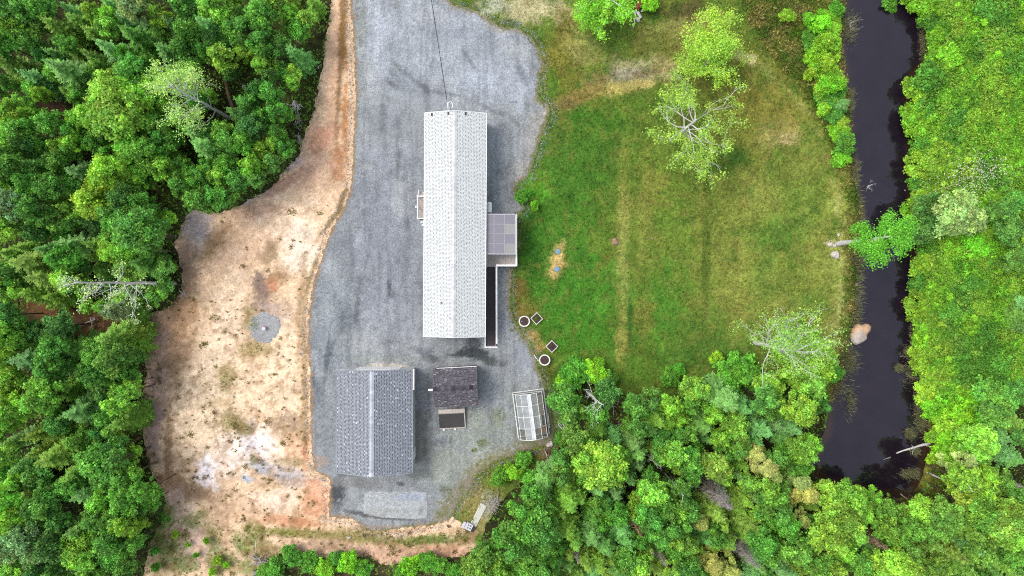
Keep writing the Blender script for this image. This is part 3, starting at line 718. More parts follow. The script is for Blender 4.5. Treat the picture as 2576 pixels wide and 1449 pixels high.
mb = MB(); mb.box((-.12, shl+.032, 2.72), (.02, shl+.42, 2.80)); mb.build('lamp_bracket', M['white_trim'], shed)
mb = MB(); mb.box((-swa-.04, -.75, .3), (-swa+.02, .75, 1.95)); d = mb.build('door', M['dark_trim'], shed)
mb = MB(); mb.box((-swa-.09, -.05, 1.05), (-swa-.04, .0, 1.2)); mb.build('handle', M['dead_wood'], d)
# its ramp
rx_, ry_ = w2(1137, 1052, .3)
ramp_ = empty('shed_ramp', (rx_, ry_, 0), radians(2.8)); tag(ramp_, 'short black matted ramp with pale edging in front of the shed', 'ramp')
def slab(mb, x0, x1, y0, y1, z0, z1, t):
    p = [(x0, y0, z0), (x1, y0, z0), (x1, y1, z1), (x0, y1, z1)]; lo = [(a, b, c-t) for a, b, c in p]
    mb.poly(p); mb.poly(lo[::-1])
    for i in range(4): mb.poly([p[i], lo[i], lo[(i+1)%4], p[(i+1)%4]])
mb = MB(); slab(mb, -1.14, 1.08, -.86, .42, .16, .42, .05); mb.build('mat', M['mat_black'], ramp_)
mb = MB(); slab(mb, -1.14, 1.1, .48, .82, .46, .46, .08); mb.build('landing', M['deck_wood'], ramp_)
mb = MB(); slab(mb, -1.14, 1.1, .43, .475, .47, .48, .1); mb.build('nosing', plain('pale_board', (190, 182, 172), .8, .15, 6), ramp_)
mb = MB(); slab(mb, 1.085, 1.16, -.92, .84, .18, .5, .16); mb.build('side_board', M['deck_wood'], ramp_)
mb = MB(); slab(mb, -1.16, 1.08, -.93, -.865, .17, .17, .15); mb.build('end_board', M['deck_wood'], ramp_)
for u in (-.78, .2):
    mb = MB(); mb.box((u-.07, -1.06, -.02), (u+.09, -.94, .2)); mb.box((u-.16, -1.18, -.02), (u-.02, -1.07, .05)); mb.build('foot', M['white_trim'], ramp_)
mb = MB(); mb.box((-1.1, -.3, -.05), (-1.0, .8, .2)); mb.box((.95, -.3, -.05), (1.05, .8, .2)); mb.build('bearer', M['deck_wood'], ramp_)

# ---- covered deck on the right of the home
deck = empty('covered_deck', (-.95, 4.05, 0)); tag(deck, 'raised timber deck with a grey panelled canopy against the home', 'deck')
DX0, DX1, DY0, DY1 = -1.36, 1.33, -2.16, 2.24
k = 20
for i in range(k):
    a = DX0 + (DX1-DX0)*i/k; b_ = DX0 + (DX1-DX0)*(i+1)/k - .008
    mb = MB(); mb.box((a, DY0, .70), (b_, DY1, .74 + .003*((i*7) % 3))); mb.build('plank', M['deck_wood'], deck)
mb = MB(); mb.box((DX0, DY0-.03, .5), (DX1, DY0-.004, .705)); mb.box((DX1+.004, DY0-.03, .5), (DX1+.03, DY1, .705)); mb.box((DX0, DY1+.004, .5), (DX1+.03, DY1+.03, .705)); mb.build('rim_board', M['white_trim'], deck)
for px_, py_ in ((DX1-.07, DY0+.07), (DX1-.07, 0), (DX1-.07, DY1-.07), (DX0+.2, DY0+.07), (DX0+.2, DY1-.07)):
    mb = MB(); mb.box((px_-.05, py_-.05, -.05), (px_+.05, py_+.05, .695)); mb.build('footing_post', M['deck_wood'], deck)
for py_ in (DY0+.05, -1.1, .55, DY1-.05):
    mb = MB(); mb.box((DX1-.06, py_-.05, .745), (DX1+.04, py_+.05, 1.70 if py_ < -1.2 else 2.36)); mb.build('rail_post', M['white_trim'], deck)
mb = MB(); mb.box((DX1-.075, DY0-.02, 1.70), (DX1+.065, DY1, 1.75)); mb.build('handrail', M['white_trim'], deck)
mb = MB(); mb.box((-.42, DY0-.03, 1.70), (DX1-.08, DY0+.11, 1.75)); mb.build('handrail', M['white_trim'], deck)
for yy in np.arange(DY0+.2, DY1-.1, .14):
    mb = MB(); mb.box((DX1-.02, yy, .80), (DX1+.01, yy+.03, 1.695)); mb.build('baluster', M['white_trim'], deck)
for xx in np.arange(-.38, DX1-.12, .14):
    mb = MB(); mb.box((xx, DY0+.03, .80), (xx+.03, DY0+.06, 1.695)); mb.build('baluster', M['white_trim'], deck)
# canopy: twelve translucent panels on white bars
m, nt, b = nodes_of('canopy_panel')
setin(b, 'Base Color', (*alb((166, 164, 172)), 1)); setin(b, 'Roughness', .35)
tr = nt.nodes.new('ShaderNodeBsdfTranslucent'); tr.inputs[0].default_value = (*alb((172, 170, 178)), 1)
ms = nt.nodes.new('ShaderNodeMixShader'); ms.inputs[0].default_value = .25
nt.links.new(b.outputs[0], ms.inputs[1]); nt.links.new(tr.outputs[0], ms.inputs[2]); nt.links.new(ms.outputs[0], nt.nodes['Material Output'].inputs[0])
M['canopy'] = m
M['canopy2'] = plain('canopy_aged', (164, 164, 158), .5, .05)
M['bar'] = plain('canopy_bar', (206, 202, 212), .5, .05)
def cz(x): return 2.62 - .05*(x + 1.3)
colx = [w2(v, 0, 2.55)[0] + .95 for v in (1222.5, 1243, 1270, 1296)]
rowy = [w2(0, v, 2.55)[1] - 4.05 for v in (539, 564, 588.7, 613.7, 639)]
for i in range(3):
    for j in range(4):
        x0, x1, y1, y0 = colx[i]+.02, colx[i+1]-.02, rowy[j]-.02, rowy[j+1]+.02
        mb = MB(); slab(mb, x0, x1, y0, y1, cz(x0), cz(x0), .012)
        v = mb.v; mb.v = [(a, b_, c + cz(a) - cz(x0)) for a, b_, c in v]
        mb.build('canopy_panel', M['canopy2'] if (i, j) in ((2, 1), (2, 3)) else M['canopy'], deck)
for i, xx in enumerate(colx):
    mb = MB(); mb.box((xx-.018 if i else xx-.03, rowy[-1]-.03, cz(xx)-.05), (xx+.018, rowy[0]+.03, cz(xx)+.022)); mb.build('canopy_bar', M['bar'], deck)
for j, yy in enumerate(rowy):
    mb = MB(); mb.bar((colx[0], yy, cz(colx[0])+.002), (colx[-1], yy, cz(colx[-1])+.002), .036 if 0 < j < 4 else .07, .06); mb.build('canopy_bar', M['bar'], deck)
mb = MB(); mb.box((colx[-1]+.03, rowy[-1]-.1, cz(colx[-1])-.12), (colx[-1]+.13, rowy[0]+.12, cz(colx[-1])+.03)); mb.build('gutter', plain('cream_gutter', (226, 224, 212), .5, .04), deck)
mb = MB(); mb.box((colx[-1]-.05, rowy[0]+.04, 2.42), (colx[-1]+.06, rowy[0]+.2, 2.68)); mb.build('bracket', M['mat_black'], deck)

# ---- long ramp beside the home
lr = empty('access_ramp', (-1.82, -1.6, 0)); tag(lr, 'long narrow black ramp with white rails along the home', 'ramp')
RY0, RY1 = -3.52, 3.46
def rz_(y): return .10 + (y-RY0)/(RY1-RY0)*.60
mb = MB(); slab(mb, -.47, .36, RY0+.06, RY1, rz_(RY0), rz_(RY1), .06); mb.build('ramp_surface', M['mat_black'], lr)
for s, x0, x1 in ((-1, -.58, -.475), (1, .365, .42)):
    mb = MB(); slab(mb, x0, x1, RY0, RY1, rz_(RY0)+.16, rz_(RY1)+.16, .3); mb.build('kerb_board', M['white_trim'] if s < 0 else plain('faded_red_board', (214, 176, 178), .7, .12), lr)
mb = MB(); slab(mb, -.58, .56, RY0-.12, RY0-.003, .26, .26, .24); mb.build('end_board', M['white_trim'], lr)
mb = MB(); slab(mb, .43, .56, RY0+.3, RY1-.02, rz_(RY0)+.86, rz_(RY1)+.92, .045); mb.build('handrail', M['white_trim'], lr)
mb = MB(); slab(mb, .47, .52, RY0+.3, RY1-.02, rz_(RY0)+.5, rz_(RY1)+.5, .06); mb.build('mid_rail', M['white_trim'], lr)
for yy in (RY0+.35, RY0+1.6, RY0+3.0, RY0+4.4, RY0+5.8, RY1-.1):
    mb = MB(); mb.box((.46, yy-.045, -.05), (.53, yy+.045, rz_(yy)+.8)); mb.build('rail_post', M['white_trim'], lr)
for fx, fy in ((1250, 703), (1250, 735), (1250, 800)):
    x, y = w2(fx, fy, 1.3); mb = MB(); mb.box((.562, y+1.6-.05, 1.16), (.62, y+1.6+.05, 1.27)); mb.build('clip', M['mat_black'], lr)

# ---- entry steps on the left of the home
st = empty('entry_steps', (-7.62, 6.92, 0)); tag(st, 'small timber porch with white rails and steps at the home entry', 'porch')
for i in range(9):
    a = -.93 + i*.205; mb = MB(); mb.box((-.46, a, .66), (.38, a+.197, .70)); mb.build('plank', M['deck_wood'], st)
for a, b_ in ((-.97, -.03), (.06, .93)):
    mb = MB(); mb.box((-.5, a, 1.58), (-.42, b_, 1.64)); mb.build('handrail', M['white_trim'], st)
    for yy in np.arange(a+.08, b_-.02, .13):
        mb = MB(); mb.box((-.485, yy, .70), (-.445, yy+.035, 1.575)); mb.build('baluster', M['white_trim'], st)
for yy in (-.97, .93):
    mb = MB(); mb.box((-.41, yy-.03, 1.58), (.38, yy+.04, 1.64)); mb.build('handrail', M['white_trim'], st)
for xx, yy in ((-.46, -.97), (-.46, .93), (-.46, .02)):
    mb = MB(); mb.box((xx-.05, yy-.05, -.05), (xx+.05, yy+.05, 1.66)); mb.build('rail_post', M['white_trim'], st)
mb = MB(); mb.lathe([(0, 0), (.09, .0), (.1, .06), (.0, .14)], 12); mb.build('post_finial', M['white_trim'], st, (-.58, .02, 1.62))
mb = MB(); mb.bar((-.58, .02, 1.63), (-.46, .02, 1.63), .05); mb.build('finial_arm', M['white_trim'], st)
for s in (-1, 1):
    for i in range(2):
        y0 = s*(.98 + i*.27); y1 = y0 + s*.25
        mb = MB(); mb.box((-.36 + .08*i, min(y0, y1), .42-.2*i), (.34, max(y0, y1), .47-.2*i)); mb.build('step', M['white_trim'] if s < 0 else M['deck_wood'], st)
    mb = MB(); mb.bar((.3, s*.95, .5), (.3, s*1.56, -.02), .05, .2); mb.bar((-.25, s*.95, .5), (-.25, s*1.56, -.02), .05, .2); mb.build('stringer', M['deck_wood'], st)
mb = MB(); mb.bar((-.42, .97, 1.6), (-.42, 1.5, 1.2), .05, .05); mb.box((-.44, 1.46, 0), (-.4, 1.5, 1.2)); mb.build('handrail', M['white_trim'], st)
mb = MB(); mb.box((-.44, -.9, -.05), (-.36, -.8, .655)); mb.box((-.44, .8, -.05), (-.36, .9, .655)); mb.build('footing_post', M['deck_wood'], st)

# ---- white oil tank by the deck
tk = empty('oil_tank', (-1.95, 6.93, .3)); tag(tk, 'small white rounded oil tank between home wall and deck', 'tank')
mb = MB(); prof = []
n = 10; sec = []
for i in range(n+1):
    a = pi*i/n; sec.append((.21*cos(a), 1.02+.21*sin(a)))
for i in range(n+1):
    a = pi + pi*i/n; sec.append((.21*cos(a), .55+.21*sin(a)))
ys_ = [(-.43, .93), (-.40, 1.0), (.36, 1.0), (.41, .92), (.44, .7)]
rings = []
for yy, sc in ys_: rings.append([(x*sc, yy, .78 + (z-.78)*(1 if sc > .9 else .93)) for x, z in sec])
for i in range(len(rings)-1):
    for j in range(len(sec)):
        k2 = (j+1) % len(sec); mb.poly([rings[i][j], rings[i][k2], rings[i+1][k2], rings[i+1][j]])
mb.poly(rings[0]); mb.poly(rings[-1][::-1])
mb.build('tank_body', plain('tank_white', (.82, .83, .82), .45, .04, raw=True), tk)
for xx, yy in ((-.15, -.3), (.15, -.3), (-.15, .3), (.15, .3)):
    mb = MB(); mb.tube([(xx, yy, -.35), (xx, yy, .5)], .025, 6); mb.build('leg', M['dead_wood'], tk)
mb = MB(); mb.lathe([(.04, 0), (.04, .06), (.0, .07)], 10); mb.build('filler_cap', M['dead_wood'], tk, (0, .2, 1.22))

# ---- overhead service cable
mb = MB(); A = Vector((mx-4.77+.0, 15.03, 4.5)); pts1 = []; pts2 = []
E = w3(1074, -70, 6.6)
for i in range(61):
    t = i/60; p = A.lerp(E, t); p.z -= 1.0*4*t*(1-t)*.35
    a = t*70
    pts1.append(p + Vector((cos(a)*.022, 0, sin(a)*.022))); pts2.append(p - Vector((cos(a)*.022, 0, sin(a)*.022)))
mb.tube(pts1, .016, 5); mb.tube(pts2, .016, 5)
cab = mb.build('service_cable', plain('cable_black', (52, 52, 54), .6, .1))
tag(cab, 'thin dark overhead service cable running up from the home roof', 'cable')

# ---- greenhouse
gx, gy = w2(1335.5, 1038.5)
gh = empty('greenhouse', (gx, gy, 0), radians(7.4)); tag(gh, 'small clear-panelled greenhouse with white frame near the wood edge', 'greenhouse')
GW, GL = 1.36, 1.95
prof = [(-GW, .05), (-GW*.985, .75), (-GW*.84, 1.38), (-GW*.5, 1.86), (-.14, 2.1), (.14, 2.1), (GW*.5, 1.86), (GW*.84, 1.38), (GW*.985, .75), (GW, .05)]
M['gh_frame'] = plain('greenhouse_frame', (.66, .66, .64), .45, .06, raw=True)
def glassy(name, tint, opac, rough=.15):
    m, nt, b = nodes_of(name)
    setin(b, 'Base Color', (*alb(tint), 1)); setin(b, 'Roughness', rough); setin(b, 'Specular IOR Level', .8)
    tp = nt.nodes.new('ShaderNodeBsdfTransparent'); tp.inputs[0].default_value = (.86, .87, .84, 1)
    ms = nt.nodes.new('ShaderNodeMixShader')
    n = noise_node(nt, 2.5, 3, .6)
    nt.links.new(ramp(nt, n.outputs[0], opac*.7, min(1, opac*1.3)), ms.inputs[0])
    nt.links.new(tp.outputs[0], ms.inputs[1]); nt.links.new(b.outputs[0], ms.inputs[2]); nt.links.new(ms.outputs[0], nt.nodes['Material Output'].inputs[0])
    return m
M['pane'] = glassy('pane', (150, 150, 140), .28)
M['pane_sky_glare'] = glassy('pane_sky_glare', (252, 252, 255), .93, .3)  # near-opaque white: sky reflection on the top facet, put into the pane colour
M['pane_haze'] = glassy('pane_haze', (196, 202, 200), .55)
bays = np.linspace(-GL, GL, 5)
for i in range(len(prof)-1):
    for j in range(4):
        (xa, za), (xb, zb) = prof[i], prof[i+1]
        y0, y1 = bays[j]+.02, bays[j+1]-.02
        mb = MB(); mb.poly([(xa, y0, za), (xb, y0, zb), (xb, y1, zb), (xa, y1, za)])
        mt = M['pane_sky_glare'] if i in (3, 4) and not (i == 3 and j == 9) else M['pane_haze'] if i in (5, 2) and j > 0 else M['pane']
        if i == 3: mt = M['pane_haze']
        mb.build('pane', mt, gh)
for yy in bays:
    mb = MB(); mb.tube([(x, yy, z) for x, z in prof], .026 if abs(yy) > 1.9 else .02, 6); mb.build('hoop', M['gh_frame'], gh)
for i, (x, z) in enumerate(prof):
    mb = MB(); mb.bar((x, -GL, z+.01), (x, GL, z+.01), .036 if i not in (0, len(prof)-1) else .09, .04); mb.build('purlin', M['gh_frame'], gh)
for s in (-1, 1):
    mb = MB(); mb.bar((-GW, s*GL, .05), (GW, s*GL, .05), .09, .1); mb.build('sill', M['gh_frame'], gh)
    mb = MB(); mb.poly([(x, s*(GL-.005), z) for x, z in prof]); mb.build('end_panel', M['pane'], gh)
    for xx in (-.42, .42):
        mb = MB(); mb.bar((xx, s*GL, .05), (xx, s*GL, 1.85), .045, .045); mb.build('end_stud', M['gh_frame'], gh)
    mb = MB(); mb.bar((-GW*.9, s*GL, 1.1), (GW*.9, s*GL, 1.1), .04, .04); mb.build('end_rail', M['gh_frame'], gh)
mb = MB(); mb.box((GW+.06, -1.5, 0), (GW+.14, -.2, .16)); mb.build('ground_board', M['gh_frame'], gh)
def inside(name, label, cat, lx, ly, z, size, mat):
    c, s_ = cos(radians(7.4)), sin(radians(7.4))
    mb = MB(); a, b_, h = size; mb.box((-a/2, -b_/2, 0), (a/2, b_/2, h)); mb.box((-a/2+.02, -b_/2+.02, h), (a/2-.02, b_/2-.02, h+.012))
    o = mb.build(name, mat, None, (gx + lx*c - ly*s_, gy + lx*s_ + ly*c, z), radians(7.4)); tag(o, label, cat); return o
bench = empty('potting_bench', (gx, gy, 0), radians(7.4)); tag(bench, 'low timber bench inside the clear greenhouse', 'bench')
mb = MB(); mb.box((.45, -1.8, .66), (1.15, 1.6, .70)); mb.build('bench_top', M['deck_wood'], bench)
for xx, yy in ((.5, -1.7), (1.1, -1.7), (.5, 1.5), (1.1, 1.5)):
    mb = MB(); mb.box((xx-.03, yy-.03, 0), (xx+.03, yy+.03, .655)); mb.build('leg', M['deck_wood'], bench)
inside('storage_box', 'flat white box on the bench inside the greenhouse', 'box', .66, -.55, .715, (.4, .95, .42), M['white_trim'])
inside('carton', 'tan cardboard carton on the bench inside the greenhouse', 'box', .85, -1.35, .715, (.55, .75, .35), plain('carton', (190, 158, 132), .8, .1))

# ---- pallet leaning in the brush
pa = empty('wooden_pallet', (*w2(1424, 1068, .15), .1), radians(-52)); tag(pa, 'weathered grey slatted pallet beside the greenhouse at the wood edge', 'pallet')
pa.rotation_euler.x = radians(10)
for i in range(7):
    mb = MB(); mb.box((-.46, -.56+i*.165, .1), (.46, -.56+i*.165+.1, .125)); mb.build('slat', plain('slat_grey', (206, 202, 196), .85, .2, 8) if 'slat_m' not in M else M['slat_m'], pa)
    M.setdefault('slat_m', pa.children[0].data.materials[0] if pa.children else None)
for xx in (-.44, -.02, .4):
    mb = MB(); mb.box((xx, -.56, 0), (xx+.05, .54, .098)); mb.build('stringer', M['deck_wood'], pa)

# ---- planters
def rnd_planter(fx, fy, label, seed, bright):
    r = empty('round_planter', (*w2(fx, fy), 0), seed); tag(r, label, 'planter')
    mb = MB(); mb.lathe([(.36, -.02), (.47, .16), (.5, .3), (.47, .36), (.40, .34), (.38, .27), (.38, .2)], 28); mb.build('rim', plain('rim_cream', (.66, .62, .58), .7, .08, raw=True), r, smooth_=True)
    mb = MB(); n = 22; rng = random.Random(seed)
    for k in range(n):
        a0, a1 = 2*pi*k/n, 2*pi*(k+1)/n
        mb.poly([(0, 0, .3), (.385*cos(a0), .385*sin(a0), .27), (.385*cos(a1), .385*sin(a1), .27)])
    mb.build('soil', M['soil'], r)
    if bright:
        mb = MB(); mb.lathe([(0, 0), (.035, .01), (.03, .05), (0, .07)], 8); mb.build('tag_stone', M['white_trim'], r, (.22, .03, .28))
def sq_planter(fx, fy, label, plant, rot):
    r = empty('square_planter', (*w2(fx, fy), 0), rot); tag(r, label, 'planter')
    h = .39
    for a, b_ in (((-h, -h, 0), (h, -h+.05, .3)), ((-h, h-.05, 0), (h, h, .3)), ((-h, -h+.053, 0), (-h+.05, h-.053, .3)), ((h-.05, -h+.053, 0), (h, h-.053, .3))):
        mb = MB(); mb.box(a, b_); mb.build('board', M['pale_board'], r)
    mb = MB(); mb.box((-h+.052, -h+.052, 0), (h-.052, h-.052, .24)); mb.build('soil', M['soil'], r)
    rng = random.Random(int(fx)); mb = MB()
    for i in range(90 if plant else 22):
        a = rng.uniform(0, 2*pi); d = rng.uniform(0, .22); p = Vector((cos(a)*d, sin(a)*d*.7, .25+rng.uniform(0, .12))); s_ = rng.uniform(.03, .06)
        u = Vector((rng.uniform(-1, 1), rng.uniform(-1, 1), rng.uniform(-.3, .5))).normalized()*s_*1.6; v = Vector((rng.uniform(-1, 1), rng.uniform(-1, 1), .2)).normalized()*s_
        mb.poly([p-u, p-v, p+u, p+v], alb((110, 140, 40) if plant else (96, 92, 70))*rng.uniform(.7, 1.3))
    mb.build('seedling', M['blade'], r)
M['pale_board'] = bpy.data.materials['pale_board']
M['pale_board2'] = plain('planter_board', (.6, .57, .54), .8, .1, raw=True)
M['pale_board'] = M['pale_board2']
rnd_planter(1319, 808, 'round cream-rimmed planter of dark soil beside the upper square planter', 3, True)
rnd_planter(1370, 905, 'round cream-rimmed planter of dark soil beside the lower square planter', 5, False)
sq_planter(1350, 801, 'square white-edged planter with a green seedling in it', True, radians(42))
sq_planter(1388, 871, 'square white-edged planter of bare soil above the lower round planter', False, radians(45))
mb = MB(); mb.tube([w3(1344, 893, .08), w3(1348, 900, .05), w3(1354, 907, .04), w3(1362, 913, .05)], .035, 6)
tag(mb.build('white_hose', M['white_trim']), 'short white hose end lying by the lower round planter', 'hose')

# ---- septic lids
M['lid_blue'] = plain('lid_blue', (132, 170, 192), .55, .08)
for fx, fy, lab in ((1403, 633, 'round blue septic lid at the upper end of the sandy patch'), (1401, 677, 'round blue septic lid at the lower end of the sandy patch')):
    r = empty('septic_lid', (*w2(fx, fy), 0)); tag(r, lab, 'lid')
    mb = MB(); mb.lathe([(.25, -.05), (.25, .05), (.23, .08), (.19, .085), (.18, .10), (0, .11)], 22); mb.build('cover', M['lid_blue'], r)
    for k in range(6):
        a = k*pi/3; mb = MB(); mb.lathe([(.015, 0), (.015, .02), (0, .022)], 6); mb.build('bolt', M['dead_wood'], r, (.215*cos(a), .215*sin(a), .08))

# ---- well cap on the round gravel pad
r = empty('well_cap', (*w2(668, 826), .08)); tag(r, 'small white and pink well cap at the centre of the round gravel pad', 'well cap')
mb = MB(); mb.lathe([(.1, -.1), (.1, .3), (.0, .3)], 12); mb.build('casing', plain('casing', (90, 84, 130), .6, .1), r)
mb = MB(); mb.lathe([(.17, .3), (.17, .37), (.12, .41), (0, .42)], 14); mb.build('cover', plain('cap_white', (240, 226, 240), .5, .05), r)
mb = MB(); mb.box((-.06, .16, .2), (.1, .25, .36)); mb.build('conduit_box', plain('cap_red', (190, 120, 124), .6, .1), r)

# ---- rocks
def rock(name, fx, fy, rx, ry, hz, label, cat='rock', mat=None, seed=0, rot=0, z=0.0, tint=None):
    rng = np.random.RandomState(seed); n, mrings = 18, 8
    V = []; F = []
    for i in range(mrings+1):
        ph = pi/2*i/mrings*1.25 - pi/8
        for k in range(n):
            a = 2*pi*k/n; d = 1 + .2*sin(2*a+seed) + .14*sin(3*a+seed*2.3) + .1*(rng.rand()-.5)
            cr = max(cos(ph), 0.02)**.55
            V.append((rx*d*cr*cos(a), ry*d*cr*sin(a), hz*sin(ph)*(1+.12*sin(a*2+seed)) + .03*rng.randn()*hz))
    for i in range(mrings):
        for k in range(n): F.append((i*n+k, i*n+(k+1)%n, (i+1)*n+(k+1)%n, (i+1)*n+k))
    mb = MB(); mb.v = V; mb.f = F + [tuple(mrings*n+k for k in range(n))]; mb.c = [None]*len(mb.f)
    if tint: mb.c = [tint(np.mean([V[i] for i in f], axis=0)) for f in mb.f]
    o = mb.build(name, mat or M['rock'], None, (*w2(fx, fy, z), z), rot, True); tag(o, label, cat)
    return o
def btint(p):
    t = float(smooth(-.15, .55, p[1] + .25*sin(p[0]*5)))
    return (alb((204, 192, 178))*(1-t) + alb((222, 180, 142))*t)*(1.12 if p[0] < -.3 else 1)
# the boulder is built from its own outline
def boulder():
    out = [(2143, 850), (2145, 838), (2150, 826), (2155, 818), (2162, 815), (2170, 818), (2178, 816), (2186, 815), (2194, 820), (2193, 830), (2186, 838), (2183, 846), (2185, 854), (2178, 860), (2168, 866), (2157, 869), (2149, 863)]
    c = w3(2167, 843, 0); mb = MB(); rng = random.Random(4)
    pts = [Vector((*w2(x, y, .2), 0)) - Vector((c.x, c.y, 0)) for x, y in out]; n = len(pts)
    lv = [(1.06, -.75), (1.03, -.1), (.98, .16), (.84, .36), (.6, .46), (.3, .52)]
    for s, z in lv:
        for p in pts: mb.v.append((p.x*s, p.y*s, z + (.06*rng.uniform(-1, 1) + .1*p.y if z > .1 else 0)))
    mb.v.append((0, 0, .55))
    for i in range(len(lv)-1):
        for k in range(n): mb.f.append((i*n+k, (i*n+(k+1)%n), (i+1)*n+(k+1)%n, (i+1)*n+k))
    for k in range(n): mb.f.append(((len(lv)-1)*n+k, (len(lv)-1)*n+(k+1)%n, len(mb.v)-1))
    mb.c = [btint(np.mean([mb.v[i] for i in f], axis=0)) for f in mb.f]
    return tag(mb.build('boulder', M['boulder'], None, (c.x, c.y, WATER_Z), 0, True), 'large tan and pink boulder standing in the pond near its left bank', 'boulder')
boulder()
rock('pale_rock', 2100, 641, .3, .42, .38, 'largest white rock on the grass left of the pond', seed=2)
rock('pale_rock', 2088, 615, .3, .17, .22, 'flat cream rock just left of the leaning trunk by the pond', seed=5)
rock('pale_rock', 2098, 618, .16, .2, .2, 'small cream rock at the foot of the leaning trunk by the pond', seed=8)
rock('pale_rock', 2109, 591, .16, .13, .16, 'small white rock above the leaning trunk by the pond', seed=11)
rock('pale_rock', 408, 632, .22, .27, .35, 'lone white rock at the edge of the left wood', seed=3)
rock('pale_rock', 1384, 1117, .28, .3, .3, 'white rock on the gravel below the greenhouse', seed=7)
rock('pale_rock', 614, 217, .16, .22, .2, 'small pinkish stone under the trees right of the fallen brown log', seed=6)
rock('pale_rock', 748, 402, .14, .18, .2, 'small white stone on the soil edge below the grey root pile', seed=9)
rock('tree_stump', 1547, 608, .3, .26, .16, 'low cut stump in the middle of the lawn', 'stump', plain('stump', (176, 140, 118), .9, .3, 6, .5), 4)
rock('pale_rock', 1717, 240, .12, .13, .14, 'small white stone left of the yellow-green tree on the lawn', seed=12)
rock('pale_rock', 1640, 600, .14, .1, .1, 'small grey stone right of the cut stump on the lawn', seed=13, mat=plain('grey_rock', (160, 150, 130), .9, .2, 5, .4))
rock('pale_rock', 878, 1352, .16, .14, .16, 'small white stone on the soil below the garage corner', seed=14)
rock('pale_rock', 583, 732, .1, .1, .1, 'tiny cream stone on the bare soil left of the scorch mark', seed=15)

# ---- scrap by the southern tree line
sc = empty('foam_board', (*w2(1203, 1297, .1), .06), radians(-27)); tag(sc, 'long pale board lying in the brush below the gravel', 'board')
mb = MB(); mb.box((-.28, -1.25, 0), (.28, 1.1, .06)); mb.build('panel', plain('cream_panel', (222, 220, 204), .7, .1, 3), sc)
mb = MB(); mb.box((-.3, -1.25, .062), (-.22, 1.1, .085)); mb.build('lip', M['pale_board2'], sc)
r = empty('scrap_appliance', (*w2(1180, 1323, .1), 0), radians(-28)); tag(r, 'broken white appliance with dark holes beside the long pale board', 'scrap')
mb = MB(); mb.box((-.32, -.3, 0), (.3, .3, .34)); mb.box((-.6, -.34, 0), (-.36, .2, .3)); mb.build('casing', plain('appliance', (226, 224, 230), .5, .1), r)
for xx, yy in ((-.1, .12), (.1, .14), (-.05, -.12), (.16, -.1)):
    mb = MB(); mb.lathe([(.06, 0), (.06, .015), (.04, .016), (.0, .012)], 10); mb.build('hole', M['mat_black'], r, (xx, yy, .341))
mb = MB(); mb.box((.34, -.34, 0), (.56, .2, .2)); mb.build('dark_tray', plain('dark_tray', (80, 68, 66), .8, .2), r)
mb = MB(); mb.tube([w3(1170, 1333, .1), w3(1169, 1338, .1)], .07, 8)
tag(mb.build('cut_log', plain('cut_log', (226, 196, 140), .8, .1)), 'short yellow cut log at the tip of the scrap appliance', 'log')

# ---- broken lumber and a reddish log at the top
def stick(name, pts, rad, mat, label, cat='branch', n=6, z=.12, twigs=0, seed=0):
    rng = random.Random(seed); mb = MB()
    P_ = [w3(x, y, z + (q[0] if q else 0)) for x, y, *q in pts]
    # wobble between the points
    Q = []; R = []
    r0, r1 = rad if hasattr(rad, '__len__') else (rad, rad*.6)
    for i in range(len(P_)-1):
        for t in (0, .35, .7):
            p = P_[i].lerp(P_[i+1], t); k = (i+t)/(len(P_)-1)
            Q.append(p + Vector((rng.uniform(-1, 1), rng.uniform(-1, 1), 0))*.03); R.append(r0 + (r1-r0)*k)
    Q.append(P_[-1]); R.append(r1)
    mb.tube(Q, R, n)
    for i in range(twigs):
        k = rng.randrange(max(1, len(Q)//3), len(Q)); p = Q[k]; a = rng.uniform(0, 2*pi); l = rng.uniform(.25, .8)
        d = Vector((cos(a), sin(a), rng.uniform(0, .5))); mid = p + d*l*.5 + Vector((rng.uniform(-.1, .1), rng.uniform(-.1, .1), 0))
        mb.tube([p, mid, p + d*l + Vector((0, 0, .1))], [R[k]*.6, R[k]*.4, .008], 5)
    o = mb.build(name, mat, None, None, 0, False); tag(o, label, cat); return o
M['red_log'] = plain('red_log', (150, 66, 60), .85, .25, 6)
stick('cut_log', [(1601, 24), (1612, 9)], (.2, .22), M['red_log'], 'short dark red log at the top of the photo', 'log', 9, .25)
stick('broken_board', [(1604, 30), (1613, 45)], (.13, .12), M['pale_bark'], 'grey broken board pointing down from the dark red log', 'board', 4, .2)
stick('broken_board', [(1590, 28), (1600, 31), (1596, 38)], (.1, .08), M['pale_bark'], 'bent white board left of the dark red log', 'board', 4, .2)
stick('broken_board', [(1612, 28), (1618, 27)], (.07, .07), M['pale_bark'], 'tiny white board right of the dark red log', 'board', 4, .2)
rock('pale_rock', 1604, 50, .25, .2, .3, 'white rock below the grey broken board at the top', seed=16)
stick('bare_branch', [(1595, 46), (1597, 58), (1592, 70)], (.06, .03), M['pale_bark'], 'thin white stick hanging below the white rock at the top', 'branch', 5, .15)
